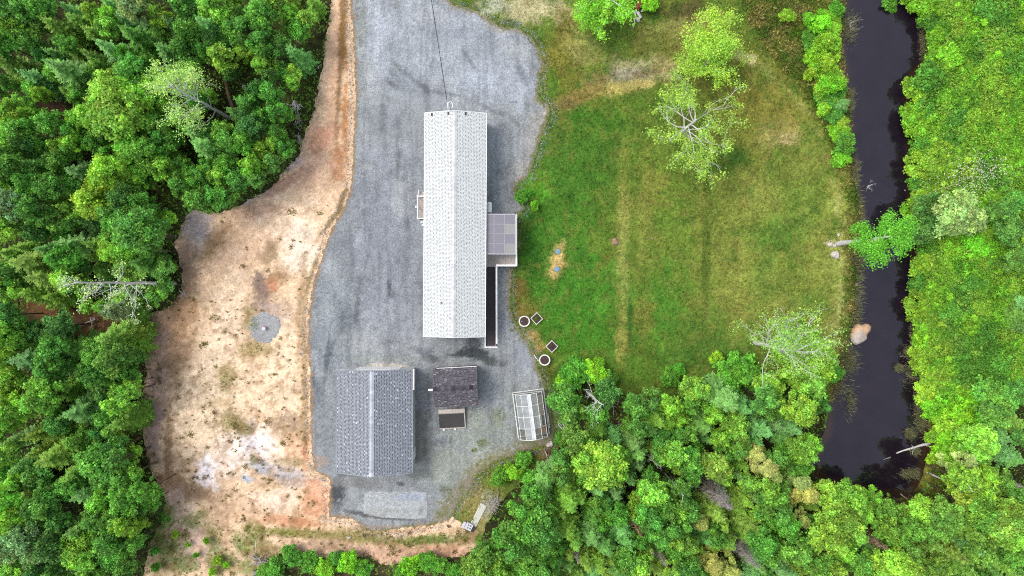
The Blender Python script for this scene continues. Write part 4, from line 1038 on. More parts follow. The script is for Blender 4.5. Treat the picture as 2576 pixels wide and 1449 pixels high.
# ---- fallen logs and branches
stick('fallen_log', [(563, 192), (573, 235), (585, 275)], (.10, .15), plain('log_brown', (140, 112, 88), .9, .3, 6, .5), 'brown fallen log lying in the left wood', 'log', 8, 1.2)
stick('bare_branch', [(190, 822), (218, 812), (240, 803)], (.04, .07), M['dead_wood'], 'pale fallen branch in the brown gap of the left wood', 'branch', 6, .4, 2, 3)
stick('bare_branch', [(228, 798), (232, 812), (228, 830)], (.08, .05), M['dead_wood'], 'short grey branch crossing the pale one in the brown gap', 'branch', 6, .3, 2, 4)
stick('bare_branch', [(450, 732), (460, 738), (469, 745)], (.05, .03), M['pale_bark'], 'forked white stick on the soil below the dead birch trunk', 'branch', 5, .15, 4, 5)
stick('bare_branch', [(370, 815), (373, 840), (378, 852)], (.07, .03), M['dead_wood'], 'grey branch on the soil edge above the lower left wood', 'branch', 6, .2, 4, 6)
stick('bare_branch', [(775, 140), (790, 160), (802, 172)], (.04, .05), M['pale_bark'], 'thin white branch at the soil edge of the upper left wood', 'branch', 5, .3, 2, 7)
stick('bare_branch', [(742, 92), (750, 105), (754, 110)], (.03, .04), M['dead_wood'], 'short grey twig above the thin white branch at the soil edge', 'branch', 5, .4, 1, 8)
stick('bare_branch', [(2255, 1140), (2300, 1125), (2340, 1114)], (.05, .12), M['pale_bark'], 'white fallen branch reaching from the right bank into the pond', 'branch', 7, -.05, 5, 9)
stick('bare_branch', [(2240, 1150), (2222, 1156)], (.03, .01), M['dead_wood'], 'thin twig tip in the water beyond the white fallen branch', 'branch', 5, -.15)
stick('bare_branch', [(2265, 1243), (2282, 1255)], (.06, .05), M['dead_wood'], 'short grey log at the lower end of the pond', 'log', 6, .0)
stick('fallen_log', [(2242, 1307), (2290, 1332), (2330, 1350)], (.07, .1), M['pale_bark'], 'white fallen trunk with broken twigs below the pond', 'log', 7, 1.0, 9, 10)
stick('fallen_log', [(2430, 1310), (2462, 1330), (2484, 1338)], (.05, .09), M['dead_wood'], 'upper of the two grey fallen trunks at the lower right', 'log', 7, 1.8)
stick('fallen_log', [(2445, 1322), (2474, 1342), (2500, 1354)], (.06, .12), M['pale_bark'], 'lower of the two grey fallen trunks at the lower right', 'log', 7, 1.7)
stick('bare_branch', [(2296, 545), (2287, 570), (2272, 586)], (.05, .06), M['pale_bark'], 'white curved branch over the water right of the leaning tree', 'branch', 6, .5, 2, 11)
stick('bare_branch', [(1990, 1120), (2028, 1115)], (.05, .07), M['pale_bark'], 'short white branch in the trees left of the lower pond', 'branch', 6, 4.5)
stick('bare_branch', [(2152, 716), (2160, 712)], (.04, .03), M['dead_wood'], 'short twig on the left bank below the leaning tree', 'branch', 5, 0.05, 2, 12)
stick('bare_branch', [(1372, 1135), (1380, 1160)], (.06, .05), M['dead_wood'], 'brown branch on the litter below the greenhouse', 'branch', 5, .2, 4, 13)
stick('bare_branch', [(1254, 1240), (1250, 1262)], (.04, .05), M['dead_wood'], 'grey branch in the litter above the long pale board', 'branch', 5, .2, 6, 14)
stick('fallen_log', [(638, 1446), (655, 1432)], (.16, .15), plain('log_grey', (150, 150, 150), .9, .2), 'short grey log at the bottom edge below the brush pile', 'log', 8, .25)
stick('bare_branch', [(643, 1360), (644, 1390)], (.025, .03), M['pale_bark'], 'thin white upright stick above the brush pile', 'branch', 5, .6)

# ---- piles of roots and brush: one tangled thing each
def tangle(name, fx, fy, n, L, rad, mat, label, seed, ax=(1, 1), h=.5):
    rng = random.Random(seed); mb = MB(); c = Vector((*w2(fx, fy, .2), 0))
    for i in range(n):
        a = rng.uniform(0, 2*pi); p = Vector((rng.gauss(0, .25)*L*ax[0], rng.gauss(0, .25)*L*ax[1], rng.uniform(.02, h)))
        d = Vector((cos(a)*ax[0], sin(a)*ax[1], rng.uniform(-.2, .5))).normalized()*L*rng.uniform(.3, .8)
        q = p + d*.5 + Vector((rng.uniform(-.1, .1), rng.uniform(-.1, .1), rng.uniform(-.05, .1)))*L; e = p + d + Vector((rng.uniform(-.15, .15), rng.uniform(-.15, .15), rng.uniform(-.1, .1)))*L
        r = rad*rng.uniform(.4, 1.2)
        mb.tube([p, q, e], [r, r*.8, r*.3], 5)
    return tag(mb.build(name, mat, None, c), label, 'brush')
tangle('root_pile', 742, 268, 22, .9, .06, M['pale_bark'], 'grey upturned roots at the soil edge of the upper wood', 21, (.9, 1.0))
tangle('root_pile', 748, 300, 40, .8, .035, M['dead_wood'], 'brown litter of sticks just below the grey upturned roots', 22, (.5, 1.4), .3)
tangle('root_pile', 752, 352, 26, .7, .035, M['dead_wood'], 'small heap of sticks above the small white stone', 23, (.5, 1.0), .3)
tangle('brush_pile', 655, 1412, 46, 1.0, .045, M['dead_wood'], 'grey brush pile at the bottom edge below the soil', 24, (1.2, .7))
tangle('brush_pile', 1560, 1070, 16, .7, .05, M['dead_wood'], 'heap of pale sticks right of the pallet', 25, (.8, 1))
tangle('brush_pile', 1385, 1140, 40, .8, .03, plain('red_litter', (112, 70, 58), .9, .3), 'reddish brown heap of litter below the greenhouse', 26, (1.2, 1))
tangle('brush_pile', 1240, 1270, 44, .9, .035, M['dead_wood'], 'grey heap of sticks above the right side of the long board', 27, (1, 1))
tangle('brush_pile', 440, 1160, 30, .8, .03, M['dead_wood'], 'scattered pale sticks at the lower left soil edge', 28, (.8, 1.4), .25) if False else None
# ================================================================== VEGETATION
FOL = 1.65
def fcol(rgb, k=1.0):
    return tuple(np.clip(lin(rgb)*FOL*k, 0.004, .75))

def diamonds(Pt, Nn, a, b, col, rng, bend=0.25):
    """leaf faces: folded diamonds at Pt facing Nn with half-length a, half-width b, tint col"""
    n = len(Pt)
    Nn = Nn/np.maximum(np.linalg.norm(Nn, axis=1), 1e-6)[:, None]
    r = rng.randn(n, 3); u = r - Nn*(r*Nn).sum(1)[:, None]; u /= np.maximum(np.linalg.norm(u, axis=1), 1e-6)[:, None]
    v = np.cross(Nn, u)
    a = np.broadcast_to(a, n)[:, None]; b = np.broadcast_to(b, n)[:, None]
    V = np.stack([Pt - u*a, Pt - v*b + Nn*b*bend, Pt + u*a, Pt + v*b + Nn*b*bend], 1).reshape(-1, 3)
    return V, np.arange(4*n).reshape(n, 4), np.repeat(col, 4, axis=0)

def make_broadleaf(seed, lobes=34, leaves=4200, size=.085, flat=1.0, loose=1.0):
    """a crown of many uneven leaf clumps with gaps between them"""
    rng = np.random.RandomState(seed)
    C = []; Rr = []
    for i in range(lobes):
        while True:
            d = rng.randn(3); d /= np.linalg.norm(d)
            if d[2] > -.3: break
        k = rng.uniform(.42, .95); rr = rng.uniform(.10, .30)*(1.25 - .5*k)
        C.append((d[0]*k, d[1]*k, d[2]*k*flat)); Rr.append(rr)
    C = np.vstack([np.array(C), [(rng.uniform(-.2, .2), rng.uniform(-.2, .2), .6*flat)]]); Rr = np.append(np.array(Rr), .3)
    w = Rr**1.7; w /= w.sum()
    L = rng.choice(len(C), leaves, p=w)
    d = rng.randn(leaves, 3); d[:, 2] = np.abs(d[:, 2])*1.1 - .35; d /= np.linalg.norm(d, axis=1)[:, None]
    rad = Rr[L]*np.clip(np.abs(rng.normal(.85, .3, leaves)), .2, 1.7)
    Pt = C[L] + d*rad[:, None]*np.array([1.1, 1.1, .7])
    Nn = d*.6 + np.array([0, 0, .75]) + rng.randn(leaves, 3)*.6*loose
    lobe_t = rng.uniform(.68, 1.34, len(C)); hue = rng.uniform(-.1, .12, len(C))
    t = lobe_t[L]*np.exp(rng.randn(leaves)*.28)
    col = np.stack([t*(1+hue[L]+rng.randn(leaves)*.08), t, t*(1-hue[L])], 1)
    s = size*np.exp(rng.randn(leaves)*.3)
    me = np_mesh('crown', *diamonds(Pt, Nn, s, s*.62, np.clip(col, .2, 2.4), rng))
    me.materials.append(M['leaf'])
    return me
def make_trunk(seed, limbs=7):
    rng = random.Random(seed); mb = MB()
    mb.tube([(0, 0, -.06), (rng.uniform(-.03, .03), rng.uniform(-.03, .03), .5), (rng.uniform(-.05, .05), rng.uniform(-.05, .05), 1.0), (0, 0, 1.25)], [.075, .055, .038, .015], 7)
    for i in range(limbs):
        a = 2*pi*i/limbs + rng.uniform(-.4, .4); z = rng.uniform(.55, .95); l = rng.uniform(.45, .75)
        mb.tube([(0, 0, z), (cos(a)*l*.5, sin(a)*l*.5, z+.12), (cos(a)*l, sin(a)*l, z+rng.uniform(.18, .32))], [.03, .02, .008], 5)
    me = mb.mesh('trunk'); me.materials.append(M['bark']); return me
def make_conifer(seed, whorls=17, per=8, dead=False, droop=.25, wide=.75):
    rng = random.Random(seed); q = []; V = []; F = []; C = []
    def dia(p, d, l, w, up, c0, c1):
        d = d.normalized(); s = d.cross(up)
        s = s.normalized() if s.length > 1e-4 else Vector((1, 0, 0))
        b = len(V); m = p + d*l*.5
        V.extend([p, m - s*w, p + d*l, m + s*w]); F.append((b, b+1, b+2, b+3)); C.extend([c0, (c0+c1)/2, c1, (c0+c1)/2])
    for i in range(whorls):
        t = i/(whorls-1); z = .10 + .88*t; L = (1-t)**wide*.97 + .06
        n = max(4, int(per*(1-t*.45)))
        off = rng.uniform(0, 6)
        for k in range(n):
            a = off + 2*pi*k/n + rng.uniform(-.25, .25); l = L*rng.uniform(.72, 1.12)
            zz = z + rng.uniform(-.02, .02)
            d0 = Vector((cos(a), sin(a), 0)); tone = rng.uniform(.72, 1.25)
            p = Vector((0, 0, zz)); prev = p
            # axis bends down then the tip lifts; z is in tree heights
            def at(s): return Vector((d0.x*l*s, d0.y*l*s, zz - droop*.16*l*s*(1.3-s)))
            steps = 5 if l > .3 else 3
            for j in range(steps):
                s0 = (j+.35)/steps; p = at(s0)
                side = Vector((-d0.y, d0.x, 0)); tl = l*(.42*(1-s0)+.14)*rng.uniform(.8, 1.2)
                for sg in (-1, 1):
                    dd = d0*.75 + side*sg*.8 + Vector((0, 0, rng.uniform(-.05, .03)))
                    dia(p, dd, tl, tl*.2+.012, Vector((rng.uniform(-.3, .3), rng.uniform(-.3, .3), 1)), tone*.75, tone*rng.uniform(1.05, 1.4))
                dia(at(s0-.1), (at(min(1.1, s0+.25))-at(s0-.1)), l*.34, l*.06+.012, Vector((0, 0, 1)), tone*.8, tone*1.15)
    # leader
    for k in range(5):
        a = k*1.26; dia(Vector((0, 0, .93)), Vector((cos(a)*.5, sin(a)*.5, .6)), .1, .02, Vector((0, 0, 1)), 1.0, 1.4)
    V = np.array([tuple(v) for v in V]); C = np.array(C)[:, None]*np.array([[1, 1, 1]])
    me = np_mesh('crown', V, np.array(F), C); me.materials.append(M['leaf']); return me
def make_pine(seed):
    """dense tall crown of short upward tufts"""
    rng = np.random.RandomState(seed); n = 5200
    C = []; Rr = []
    for i in range(46):
        t = rng.rand()**.8; a = rng.uniform(0, 2*pi); r = (1-t)**.55*.72*rng.uniform(.6, 1.1)
        C.append((cos(a)*r, sin(a)*r, .18 + .74*t)); Rr.append(rng.uniform(.14, .25))
    C = np.array(C); Rr = np.array(Rr); L = rng.choice(len(C), n, p=Rr**2/(Rr**2).sum())
    d = rng.randn(n, 3); d[:, 2] = np.abs(d[:, 2]) - .2; d /= np.linalg.norm(d, axis=1)[:, None]
    Pt = C[L] + d*(Rr[L]*rng.uniform(.6, 1.1, n))[:, None]*np.array([1, 1, .22])
    t = rng.uniform(.75, 1.25, len(C))[L]*np.exp(rng.randn(n)*.22)
    s = .06*np.exp(rng.randn(n)*.25)
    Vv, F, Cc = diamonds(Pt, d*.6 + np.array([0, 0, .9]) + rng.randn(n, 3)*.5, s, s*.5, t[:, None]*np.ones((1, 3)), rng)
    ctr = np.repeat(Pt, 4, axis=0); Vv[:, 2] = ctr[:, 2] + (Vv[:, 2]-ctr[:, 2])*.3
    me = np_mesh('crown', Vv, F, Cc); me.materials.append(M['leaf']); return me
def straight_trunk(seed):
    mb = MB(); mb.tube([(0, 0, -.02), (.01, 0, .5), (0, 0, .97)], [.085, .05, .008], 7)
    me = mb.mesh('trunk'); me.materials.append(M['bark']); return me

BROAD = [make_broadleaf(40+i, 28+i*4, 4600 + 250*i, .066 - .0015*i) for i in range(10)]
FINE = [make_broadleaf(60+i, 64, 8200, .047) for i in range(4)]
SHRUB = [make_broadleaf(70+i, 46, 5600, .058, .75) for i in range(6)]
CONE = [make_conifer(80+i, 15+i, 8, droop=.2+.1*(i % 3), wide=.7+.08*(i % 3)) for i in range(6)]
PINE = [make_pine(90+i) for i in range(4)]
TRB = [make_trunk(100+i) for i in range(4)]
TRS = [straight_trunk(1)]

KIND = {  # letter: (form, colour words, tint)
    'D': ('broadleaf_tree', 'mid-green leafy tree', (88, 134, 54)),
    'L': ('broadleaf_tree', 'lime-green leafy tree', (118, 160, 58)),
    'P': ('broadleaf_tree', 'pale grey-green leafy tree', (118, 144, 88)),
    'K': ('broadleaf_tree', 'dark green leafy tree', (74, 116, 50)),
    'Y': ('broadleaf_tree', 'yellowish leafy tree', (130, 160, 56)),
    'O': ('broadleaf_tree', 'olive leafy tree', (102, 140, 54)),
    'S': ('spruce_tree', 'blue-green spruce', (108, 152, 82)),
    'F': ('spruce_tree', 'yellow-green spruce', (114, 148, 58)),
    'G': ('spruce_tree', 'deep green spruce', (92, 136, 60)),
    'H': ('pine_tree', 'khaki pine', (146, 154, 84)),
    'A': ('alder_shrub', 'bright green shrub', (112, 164, 40)),
    'B': ('alder_shrub', 'dark green shrub', (84, 136, 46)),
    'E': ('sapling', 'mid-green sapling', (92, 138, 54)),
    'M': ('sapling', 'light green sapling', (120, 160, 58)),
    'C': ('alder_shrub', 'yellow-green shrub', (124, 162, 46)),
}
T = []   # x, y (survey px of the crown as seen), radius px, kind, height
def add(ox, oy, txt, hk=1.0):
    for q in txt.split():
        x, y, r, k = q.split(',')
        T.append([ox + float(x)/3, oy + float(y)/3, float(r)/3, k, hk])
# upper left wood
add(0, 0, '''110,60,130,D 60,200,130,L 250,180,110,D 330,60,100,D 230,320,80,D 470,230,110,F 620,180,90,F 560,90,80,S 820,200,80,L 870,60,70,S 1030,80,100,P 1210,130,70,L 960,170,60,S
1040,290,110,G 1220,240,60,O 1330,210,80,S 1430,250,90,D 1600,230,110,S 1620,70,120,L 1480,110,90,K 1390,50,80,D 1780,110,70,D 1850,230,110,D 1980,120,110,D 2100,60,80,O 2200,110,60,L 2250,220,80,D
2240,420,80,S 1990,500,60,L 1680,440,100,L 1270,400,80,S 1400,380,100,K 860,390,100,S 720,440,70,F 580,400,80,F 450,430,80,S 550,560,150,S 430,540,80,L 300,600,90,S 100,500,100,F 60,420,70,K 200,640,60,F 80,640,60,K
900,560,70,L 1010,540,100,D 850,720,150,L 1000,720,120,L 900,880,170,L 1070,800,120,L 1180,650,90,L 1280,620,80,L 1430,560,80,L 700,880,90,L 620,900,80,L 560,1000,70,D 1180,960,110,D 1240,1060,90,D 980,1120,120,L 1090,1150,100,D
740,1080,70,D 1500,1010,110,S 1580,1130,110,S 1700,990,80,L 1740,1070,80,D 1800,870,70,G 1880,800,90,D 1960,700,80,K 2060,720,80,D 2090,850,70,D 1990,880,90,D 1900,960,100,K 1850,1090,80,D 1980,1130,80,Y 2110,1020,60,D 2160,1120,60,D
2050,1230,80,D 1900,1250,80,L 1930,1330,80,D 1790,1360,90,D 1660,1330,70,L 1560,1330,80,D 1400,1400,90,D 1230,1260,100,L 1010,1340,100,L 950,1440,70,S 820,1300,110,Y 760,1400,80,Y 640,1310,110,S 560,1390,70,D 400,1410,90,D
330,1260,90,G 280,1180,80,S 450,1220,80,D 100,860,100,L 190,800,80,L 60,980,100,L 150,1010,90,D 240,960,70,D 390,930,90,D 80,1140,90,D 200,1100,70,K 130,1290,110,K 60,1400,90,L 240,1400,90,D
20,320,90,D 330,440,50,K 1130,480,60,D 1560,400,60,K 1740,560,60,K 1350,850,60,K 1990,330,90,D 2110,330,80,D 2050,600,70,K''')
add(0, 483, '''100,100,130,P 60,260,110,L 250,130,100,D 330,50,90,S 450,80,100,F 560,130,80,F 700,80,120,Y 810,40,80,Y 960,60,100,K 1080,90,90,D 400,230,100,D 200,220,90,P 700,240,80,S 850,180,80,D 930,240,100,D 1050,290,150,D
1180,330,80,D 1210,170,70,B 1500,50,100,D 1640,40,90,D 590,400,110,S 400,440,90,S 280,540,130,F 130,560,80,D 380,650,120,F 500,500,100,D 760,400,90,F 850,440,80,L 950,450,90,L 770,580,80,F 980,590,130,O 1100,540,110,G
1230,580,90,D 1000,740,110,G 1170,780,80,D 1250,700,70,D 900,900,70,P 640,720,70,L 520,670,90,L 300,770,110,F 450,790,80,F 90,640,100,D 60,740,90,L 150,700,60,D 40,930,90,K 100,1010,100,D 40,1080,100,L 140,1130,110,L 300,1060,90,K
460,1010,110,K 620,1180,120,G 900,1090,120,F 1030,1060,70,F 750,1200,90,D 870,1260,120,D 960,1180,90,F 270,1250,130,S 420,1200,110,D 400,1330,110,D 560,1300,100,G 60,1260,100,L 80,1390,100,L 720,1370,90,K 850,1400,90,D 980,1370,70,D 1040,1240,60,D
300,320,70,K 550,250,60,K 620,560,60,K 820,700,60,D 1120,430,70,D''')
add(0, 966, '''60,60,80,Y 120,180,100,L 60,270,100,L 340,90,130,O 480,60,90,F 250,200,80,F 660,190,130,S 560,230,90,S 960,60,90,L 900,140,90,L 800,60,90,K 950,280,100,F 860,330,80,L 1020,200,60,F 330,370,90,F 460,300,80,K 150,420,70,S
60,520,90,L 450,540,130,F 330,500,80,F 620,420,90,D 780,350,70,K 720,560,120,D 880,480,90,D 920,570,90,K 200,620,100,S 640,650,110,F 300,700,100,D 210,760,90,F 130,720,60,L 560,760,90,D 820,680,110,D 970,690,90,D 700,800,130,S 780,870,90,L
960,870,110,D 1110,800,90,D 1140,890,60,D 60,850,110,L 200,880,120,F 350,880,110,D 100,1000,100,L 330,1040,130,K 480,1000,90,K 650,1060,120,G 740,1000,80,D 900,1000,100,D 960,1060,80,L 1060,1050,60,L 60,1200,130,P 200,1150,110,P 280,1270,90,P
420,1200,110,K 600,1230,130,L 520,1380,90,S 680,1350,90,L 830,1180,90,D 950,1230,100,D 1040,1180,70,D 860,1300,90,D 980,1350,70,D 100,1390,110,L 300,1390,90,K 400,1420,80,D 800,1410,80,D 930,1430,60,D''')
add(0, 966, '''2200,1300,80,B 2330,1340,80,B 2450,1380,90,A 2080,1390,80,B 2000,1420,70,B 2540,1310,60,B 1640,1330,36,C 1250,1010,40,B 1330,1130,30,C 1170,1260,36,B 1480,1290,24,A 1560,1180,24,C 1180,1380,36,B 1420,1210,22,C 1600,1420,30,C 1710,1360,26,A''', .35)
add(858.7, 966, '''60,1350,80,A 160,1390,70,B 520,1370,90,A 650,1340,80,B 740,1370,70,B 850,1410,60,B 450,1425,60,B 1200,700,80,B 1300,660,70,C 1380,570,60,B 1660,420,60,B''', .35)
# lower right wood
add(858.7, 966, '''1680,100,110,D 1720,220,80,D 2000,70,100,K 1920,220,80,D 2240,160,110,D 2330,120,80,D 2380,270,80,F 2480,150,90,L 2250,330,80,D 2200,430,110,S 2230,510,90,S 2340,340,70,S 2420,430,80,D 2500,520,90,L
1760,400,100,O 1860,430,70,L 1950,600,170,L 1830,520,100,L 2080,600,100,L 1660,560,70,D 1650,690,70,D 1540,720,90,S 1420,700,70,B 1450,820,80,D 1370,920,100,D 1480,960,120,D 1350,1070,120,D 1500,1120,130,D 1300,1200,120,D 1420,1260,120,D
1540,1250,100,L 1230,1150,80,D 1100,1300,110,O 1020,1360,90,O 1190,1400,100,O 1400,1390,100,D 1530,1380,90,D 1700,760,100,F 1720,870,120,F 1660,950,80,F 1800,840,70,F 1930,770,90,S 2060,810,90,S 2080,720,70,F 1850,690,80,D
1700,1080,110,F 1760,1170,80,F 1890,1130,110,S 2000,1220,90,S 2110,1060,100,S 2150,1170,90,S 2080,970,80,D 1900,1000,70,G 1980,890,60,K 2350,820,110,L 2420,920,120,D 2330,1000,100,D 2480,1050,110,D 2400,1140,80,D 2530,1180,90,L 2540,950,80,L
2550,760,70,D 2330,690,60,D 2150,1320,100,D 2240,1380,90,L 1950,1360,70,F 1850,1340,70,F 2090,1400,80,S 2400,1390,80,F 2500,1400,70,L 1620,1330,70,G''')
add(1717.3, 966, '''80,40,100,L 60,130,80,D 300,120,150,S 420,170,100,S 230,220,80,L 130,300,110,G 600,100,110,D 640,190,80,D 570,330,100,S 680,300,80,S 790,320,90,S 870,180,110,L 1040,160,60,D 390,290,90,L 280,400,80,L 540,420,80,S 430,400,70,O 900,480,90,O
860,540,60,L 960,450,70,L 520,500,90,H 590,590,110,H 650,670,90,H 230,610,120,L 60,560,90,D 60,680,80,D 850,700,110,H 890,800,120,H 780,640,70,D 700,550,70,D 900,620,70,D 1100,850,110,L 1250,850,110,L 1180,1000,140,L 1090,1130,140,L 1260,1100,120,L 1200,1240,100,L
1330,950,110,L 1420,860,80,L 650,850,100,D 700,950,110,D 760,1040,90,D 640,780,80,L 860,1000,90,H 110,1010,90,H 230,950,110,F 280,1050,90,F 170,1150,80,S 330,1180,90,F 500,1050,100,F 500,1160,70,F 600,1180,100,D 640,1280,80,D 850,1240,110,O 880,1340,70,O
200,1330,120,H 330,1380,110,H 560,1350,70,S 720,1380,80,S 820,1410,70,S 60,1400,80,D 40,950,80,D 30,1200,80,D 1000,1350,100,O 1130,1390,90,O 1330,1330,110,D 1450,1380,110,D 1560,1350,110,Y 1660,1390,100,Y 1780,1400,90,O
1540,930,90,O 1500,1050,100,O 1600,1130,100,O 1720,1090,80,O 1780,960,100,Y 1700,1230,100,O 1830,1180,100,F 1900,1080,110,O 1980,980,110,O 2080,860,110,Y 2100,720,120,Y 2200,800,100,Y 2280,700,90,Y 2380,740,100,O 2200,950,110,O 2100,1080,110,F
2130,1200,110,S 2000,1250,110,F 2230,1270,110,O 2330,1160,100,F 2430,1030,140,L 2500,1130,110,L 2430,920,90,O 2540,830,100,D 2380,1360,100,F 2290,1380,60,S 2500,1300,90,O 2100,1380,100,F 1900,1380,90,O''')
# right bank: taller shrubs and young trees
add(1717.3, 966, '''1860,60,110,C 1900,160,110,A 1980,90,100,A 2060,60,110,A 2180,120,120,A 2300,60,120,D 2420,110,110,D 2530,60,90,D 1990,300,110,C 2100,230,120,A 2230,260,120,A 2350,230,120,D 2470,290,100,F 2010,440,120,A 2130,420,110,L 2250,440,120,L 2350,390,100,S
2080,560,110,H 2200,540,100,O 2400,520,90,S 2490,560,80,S 2530,400,80,K 1900,400,60,C 1890,560,50,C''', .55)
add(1717.3, 483, '''1880,150,130,K 2060,180,170,P 2180,210,120,P 1830,310,100,K 2000,380,110,A 2150,400,130,A 2300,400,120,A 2450,300,110,D 2400,150,110,D 2300,70,110,A 2500,80,90,D 1850,430,80,B 2500,490,100,D 2490,930,110,G 2550,830,80,S 2530,1010,80,G
400,1350,150,B 330,1400,100,B 540,1400,90,B 250,1250,50,C 1140,1370,70,B 700,1420,80,A''', .5)
add(1717.3, 0, '''1850,600,140,B 1830,830,90,B 1800,1110,90,B 1780,1390,80,B 1040,170,80,A 1070,330,90,A 1110,640,90,A 1100,480,80,C 1210,790,50,S 1220,1090,80,B 1060,830,60,C 1160,70,60,B 1600,10,60,B 960,560,50,C 790,120,60,C''', .4)
add(858.7, 0, '''2330,20,70,A 2000,90,110,L 1940,20,80,L 2080,20,60,L''', .5)
add(858.7, 483, '''1360,40,50,B 1400,10,36,B 1460,100,36,A 1760,1370,120,B 1900,1350,110,A 2000,1420,90,B 2480,1400,80,B 2550,1340,50,B 1690,1440,70,A''', .35)
T += [[2024, 905, 70, 'L', .4], [1930, 970, 40, 'L', .6], [2040, 965, 40, 'L', .6], [2010, 846, 44, 'L', .36]]
LBK = P('2030,40 2096,30 2104,120 2112,220 2124,300 2128,400 2112,420 2104,360 2085,290 2060,220 2040,140')
rng_ = random.Random(8); pl_ = [(t[0], t[1]) for t in T]
for i in range(3000):
    x = rng_.uniform(2030, 2145); y = rng_.uniform(30, 420)
    if sdf(LBK, np.array([x]), np.array([y]))[0] < 2 or min((a-x)**2+(b_-y)**2 for a, b_ in pl_) < 21**2: continue
    pl_.append((x, y)); T.append([x, y, rng_.uniform(15, 24), rng_.choice('AABCC'), .3])
# the shrub carpet on the right bank
rng_ = random.Random(5); pts_ = [(t[0], t[1]) for t in T]
RB = P('2300,-30 2350,60 2356,150 2306,225 2298,330 2296,430 2302,520 2314,560 2314,690 2314,800 2318,900 2330,990 2590,1010 2590,-30')
for i in range(9000):
    x = rng_.uniform(2296, 2590); y = rng_.uniform(-30, 1010)
    if sdf(RB, np.array([x]), np.array([y]))[0] < 2: continue
    if min((a-x)**2+(b_-y)**2 for a, b_ in pts_) < 31**2: continue
    pts_.append((x, y)); v = float(fbm(x/60, y/60, 200, 2))
    k = 'A' if v > .36 else 'B'
    if v > .6: k = 'C'
    T.append([x, y, rng_.uniform(30, 38), k, .36])

FILL = [P('-20,-20 800,-20 770,200 720,330 640,470 540,510 440,500 430,640 440,690 380,770 350,900 350,1100 380,1280 360,1400 340,1470 -20,1470'), P('1420,960 1560,1010 1700,1020 1850,985 1990,1010 2060,1110 2040,1180 2090,1240 2300,1270 2590,1200 2590,1470 1200,1470 1210,1380 1330,1230 1410,1140')]
for fi in range(2):
    nadd = 0
    for i in range(6000):
        x = rng_.uniform(-20, 2590); y = rng_.uniform(-20, 1470)
        if sdf(FILL[fi], np.array([x]), np.array([y]))[0] < 6: continue
        if ((x-190)/150)**2 + ((y-810)/36)**2 < 1 or ((x-130)/36)**2 + ((y-268)/26)**2 < 1 or (x-577)**2 + (y-235)**2 < 45**2: continue
        if min((t[0]-x)**2+(t[1]-y)**2 - (t[2]*.9)**2 for t in T) < 9**2: continue
        T.append([x, y, rng_.uniform(17, 26), rng_.choice('EEEMMF' if fi == 0 else 'EEMFS'), .8]); nadd += 1
        if nadd > 90: break
LAND = [('the dead white birch', 320, 713), ('the white-limbed birch', 490, 265), ('the fallen brown log', 574, 235), ('the grey upturned roots', 742, 268), ('the lone white rock', 408, 632), ('the round gravel pad', 668, 822),
    ('the brush pile at the bottom edge', 655, 1412), ('the greenhouse', 1335, 1040), ('the pallet', 1424, 1068), ('the long pale board', 1203, 1297), ('the bare-limbed tree left of the pond', 1960, 900), ('the dead grey spruce left of the lower pond', 1808, 1245),
    ('the boulder in the pond', 2167, 843), ('the bottom end of the pond', 2190, 1240), ('the tree leaning over the pond', 2230, 600), ('the white fallen trunk below the pond', 2290, 1330), ('the white fallen branch in the pond', 2300, 1125),
    ('the top left photo corner', 0, 0), ('the bottom left photo corner', 0, 1449), ('the top right photo corner', 2576, 0), ('the bottom right photo corner', 2576, 1449), ('the middle of the left edge', 0, 724), ('the middle of the right edge', 2576, 724),
    ('the sparse tree on the lawn', 1750, 330), ('the dark red log at the top', 1607, 15), ('the garage roof', 944, 1060), ('the brown gap in the left wood', 215, 800), ('the top end of the pond', 2200, 0), ('the middle of the bottom edge', 1288, 1449), ('the white snag right of the pallet', 1510, 1005)]
LAND += [('the white blossoms right of the pond', 2470, 430), ('the pale willow right of the pond', 2420, 545), ('the right edge, a quarter down', 2576, 362), ('the right edge, three quarters down', 2576, 1086), ('the left edge, a quarter down', 0, 362), ('the left edge, three quarters down', 0, 1086), ('the drowned twigs in the middle of the pond', 2185, 468), ('the drowned branches at the upper pond', 2136, 62), ('the rusty-twigged dead spruce', 1597, 1318)]
ORD = ['', 'second ', 'third ', 'fourth ', 'fifth ', 'sixth ', 'seventh ', 'eighth ', 'ninth ', 'tenth ', 'eleventh ', 'twelfth ', 'thirteenth ', 'fourteenth ', 'fifteenth ', 'sixteenth ', 'seventeenth ', 'eighteenth ', 'nineteenth ', 'twentieth ', 'twenty-first ', 'twenty-second ', 'twenty-third ', 'twenty-fourth ']
GROUPS = {'sapling': 'saplings filling the woods around the lot', 'broadleaf_tree': 'leafy trees of the woods around the lot', 'spruce_tree': 'spruces of the woods around the lot', 'pine_tree': 'khaki pines below the lawn', 'alder_shrub': 'shrubs at the wood edges and pond banks'}
TX = np.array([t[0] for t in T]); TY = np.array([t[1] for t in T]); TK = np.array([t[3] for t in T])
RANK = {}
for nm, lx, ly in LAND:
    d = (TX-lx)**2 + (TY-ly)**2
    rk = np.zeros(len(T), int)
    for k in set(TK):
        ii = np.nonzero(TK == k)[0]; rk[ii[np.argsort(d[ii])]] = np.arange(len(ii))
    RANK[nm] = (rk, np.sqrt(d))
def tree_label(i, words_):
    best = min((RANK[nm][0][i]*60 + RANK[nm][1][i]*.35 + (1e6 if RANK[nm][0][i] >= len(ORD) else 0), int(RANK[nm][0][i]), nm) for nm in RANK)
    if best[1] >= len(ORD): return words_ + ' in the crowded wood'
    return f'{ORD[best[1]]}nearest {words_} to {best[2]}'
rg = random.Random(11)
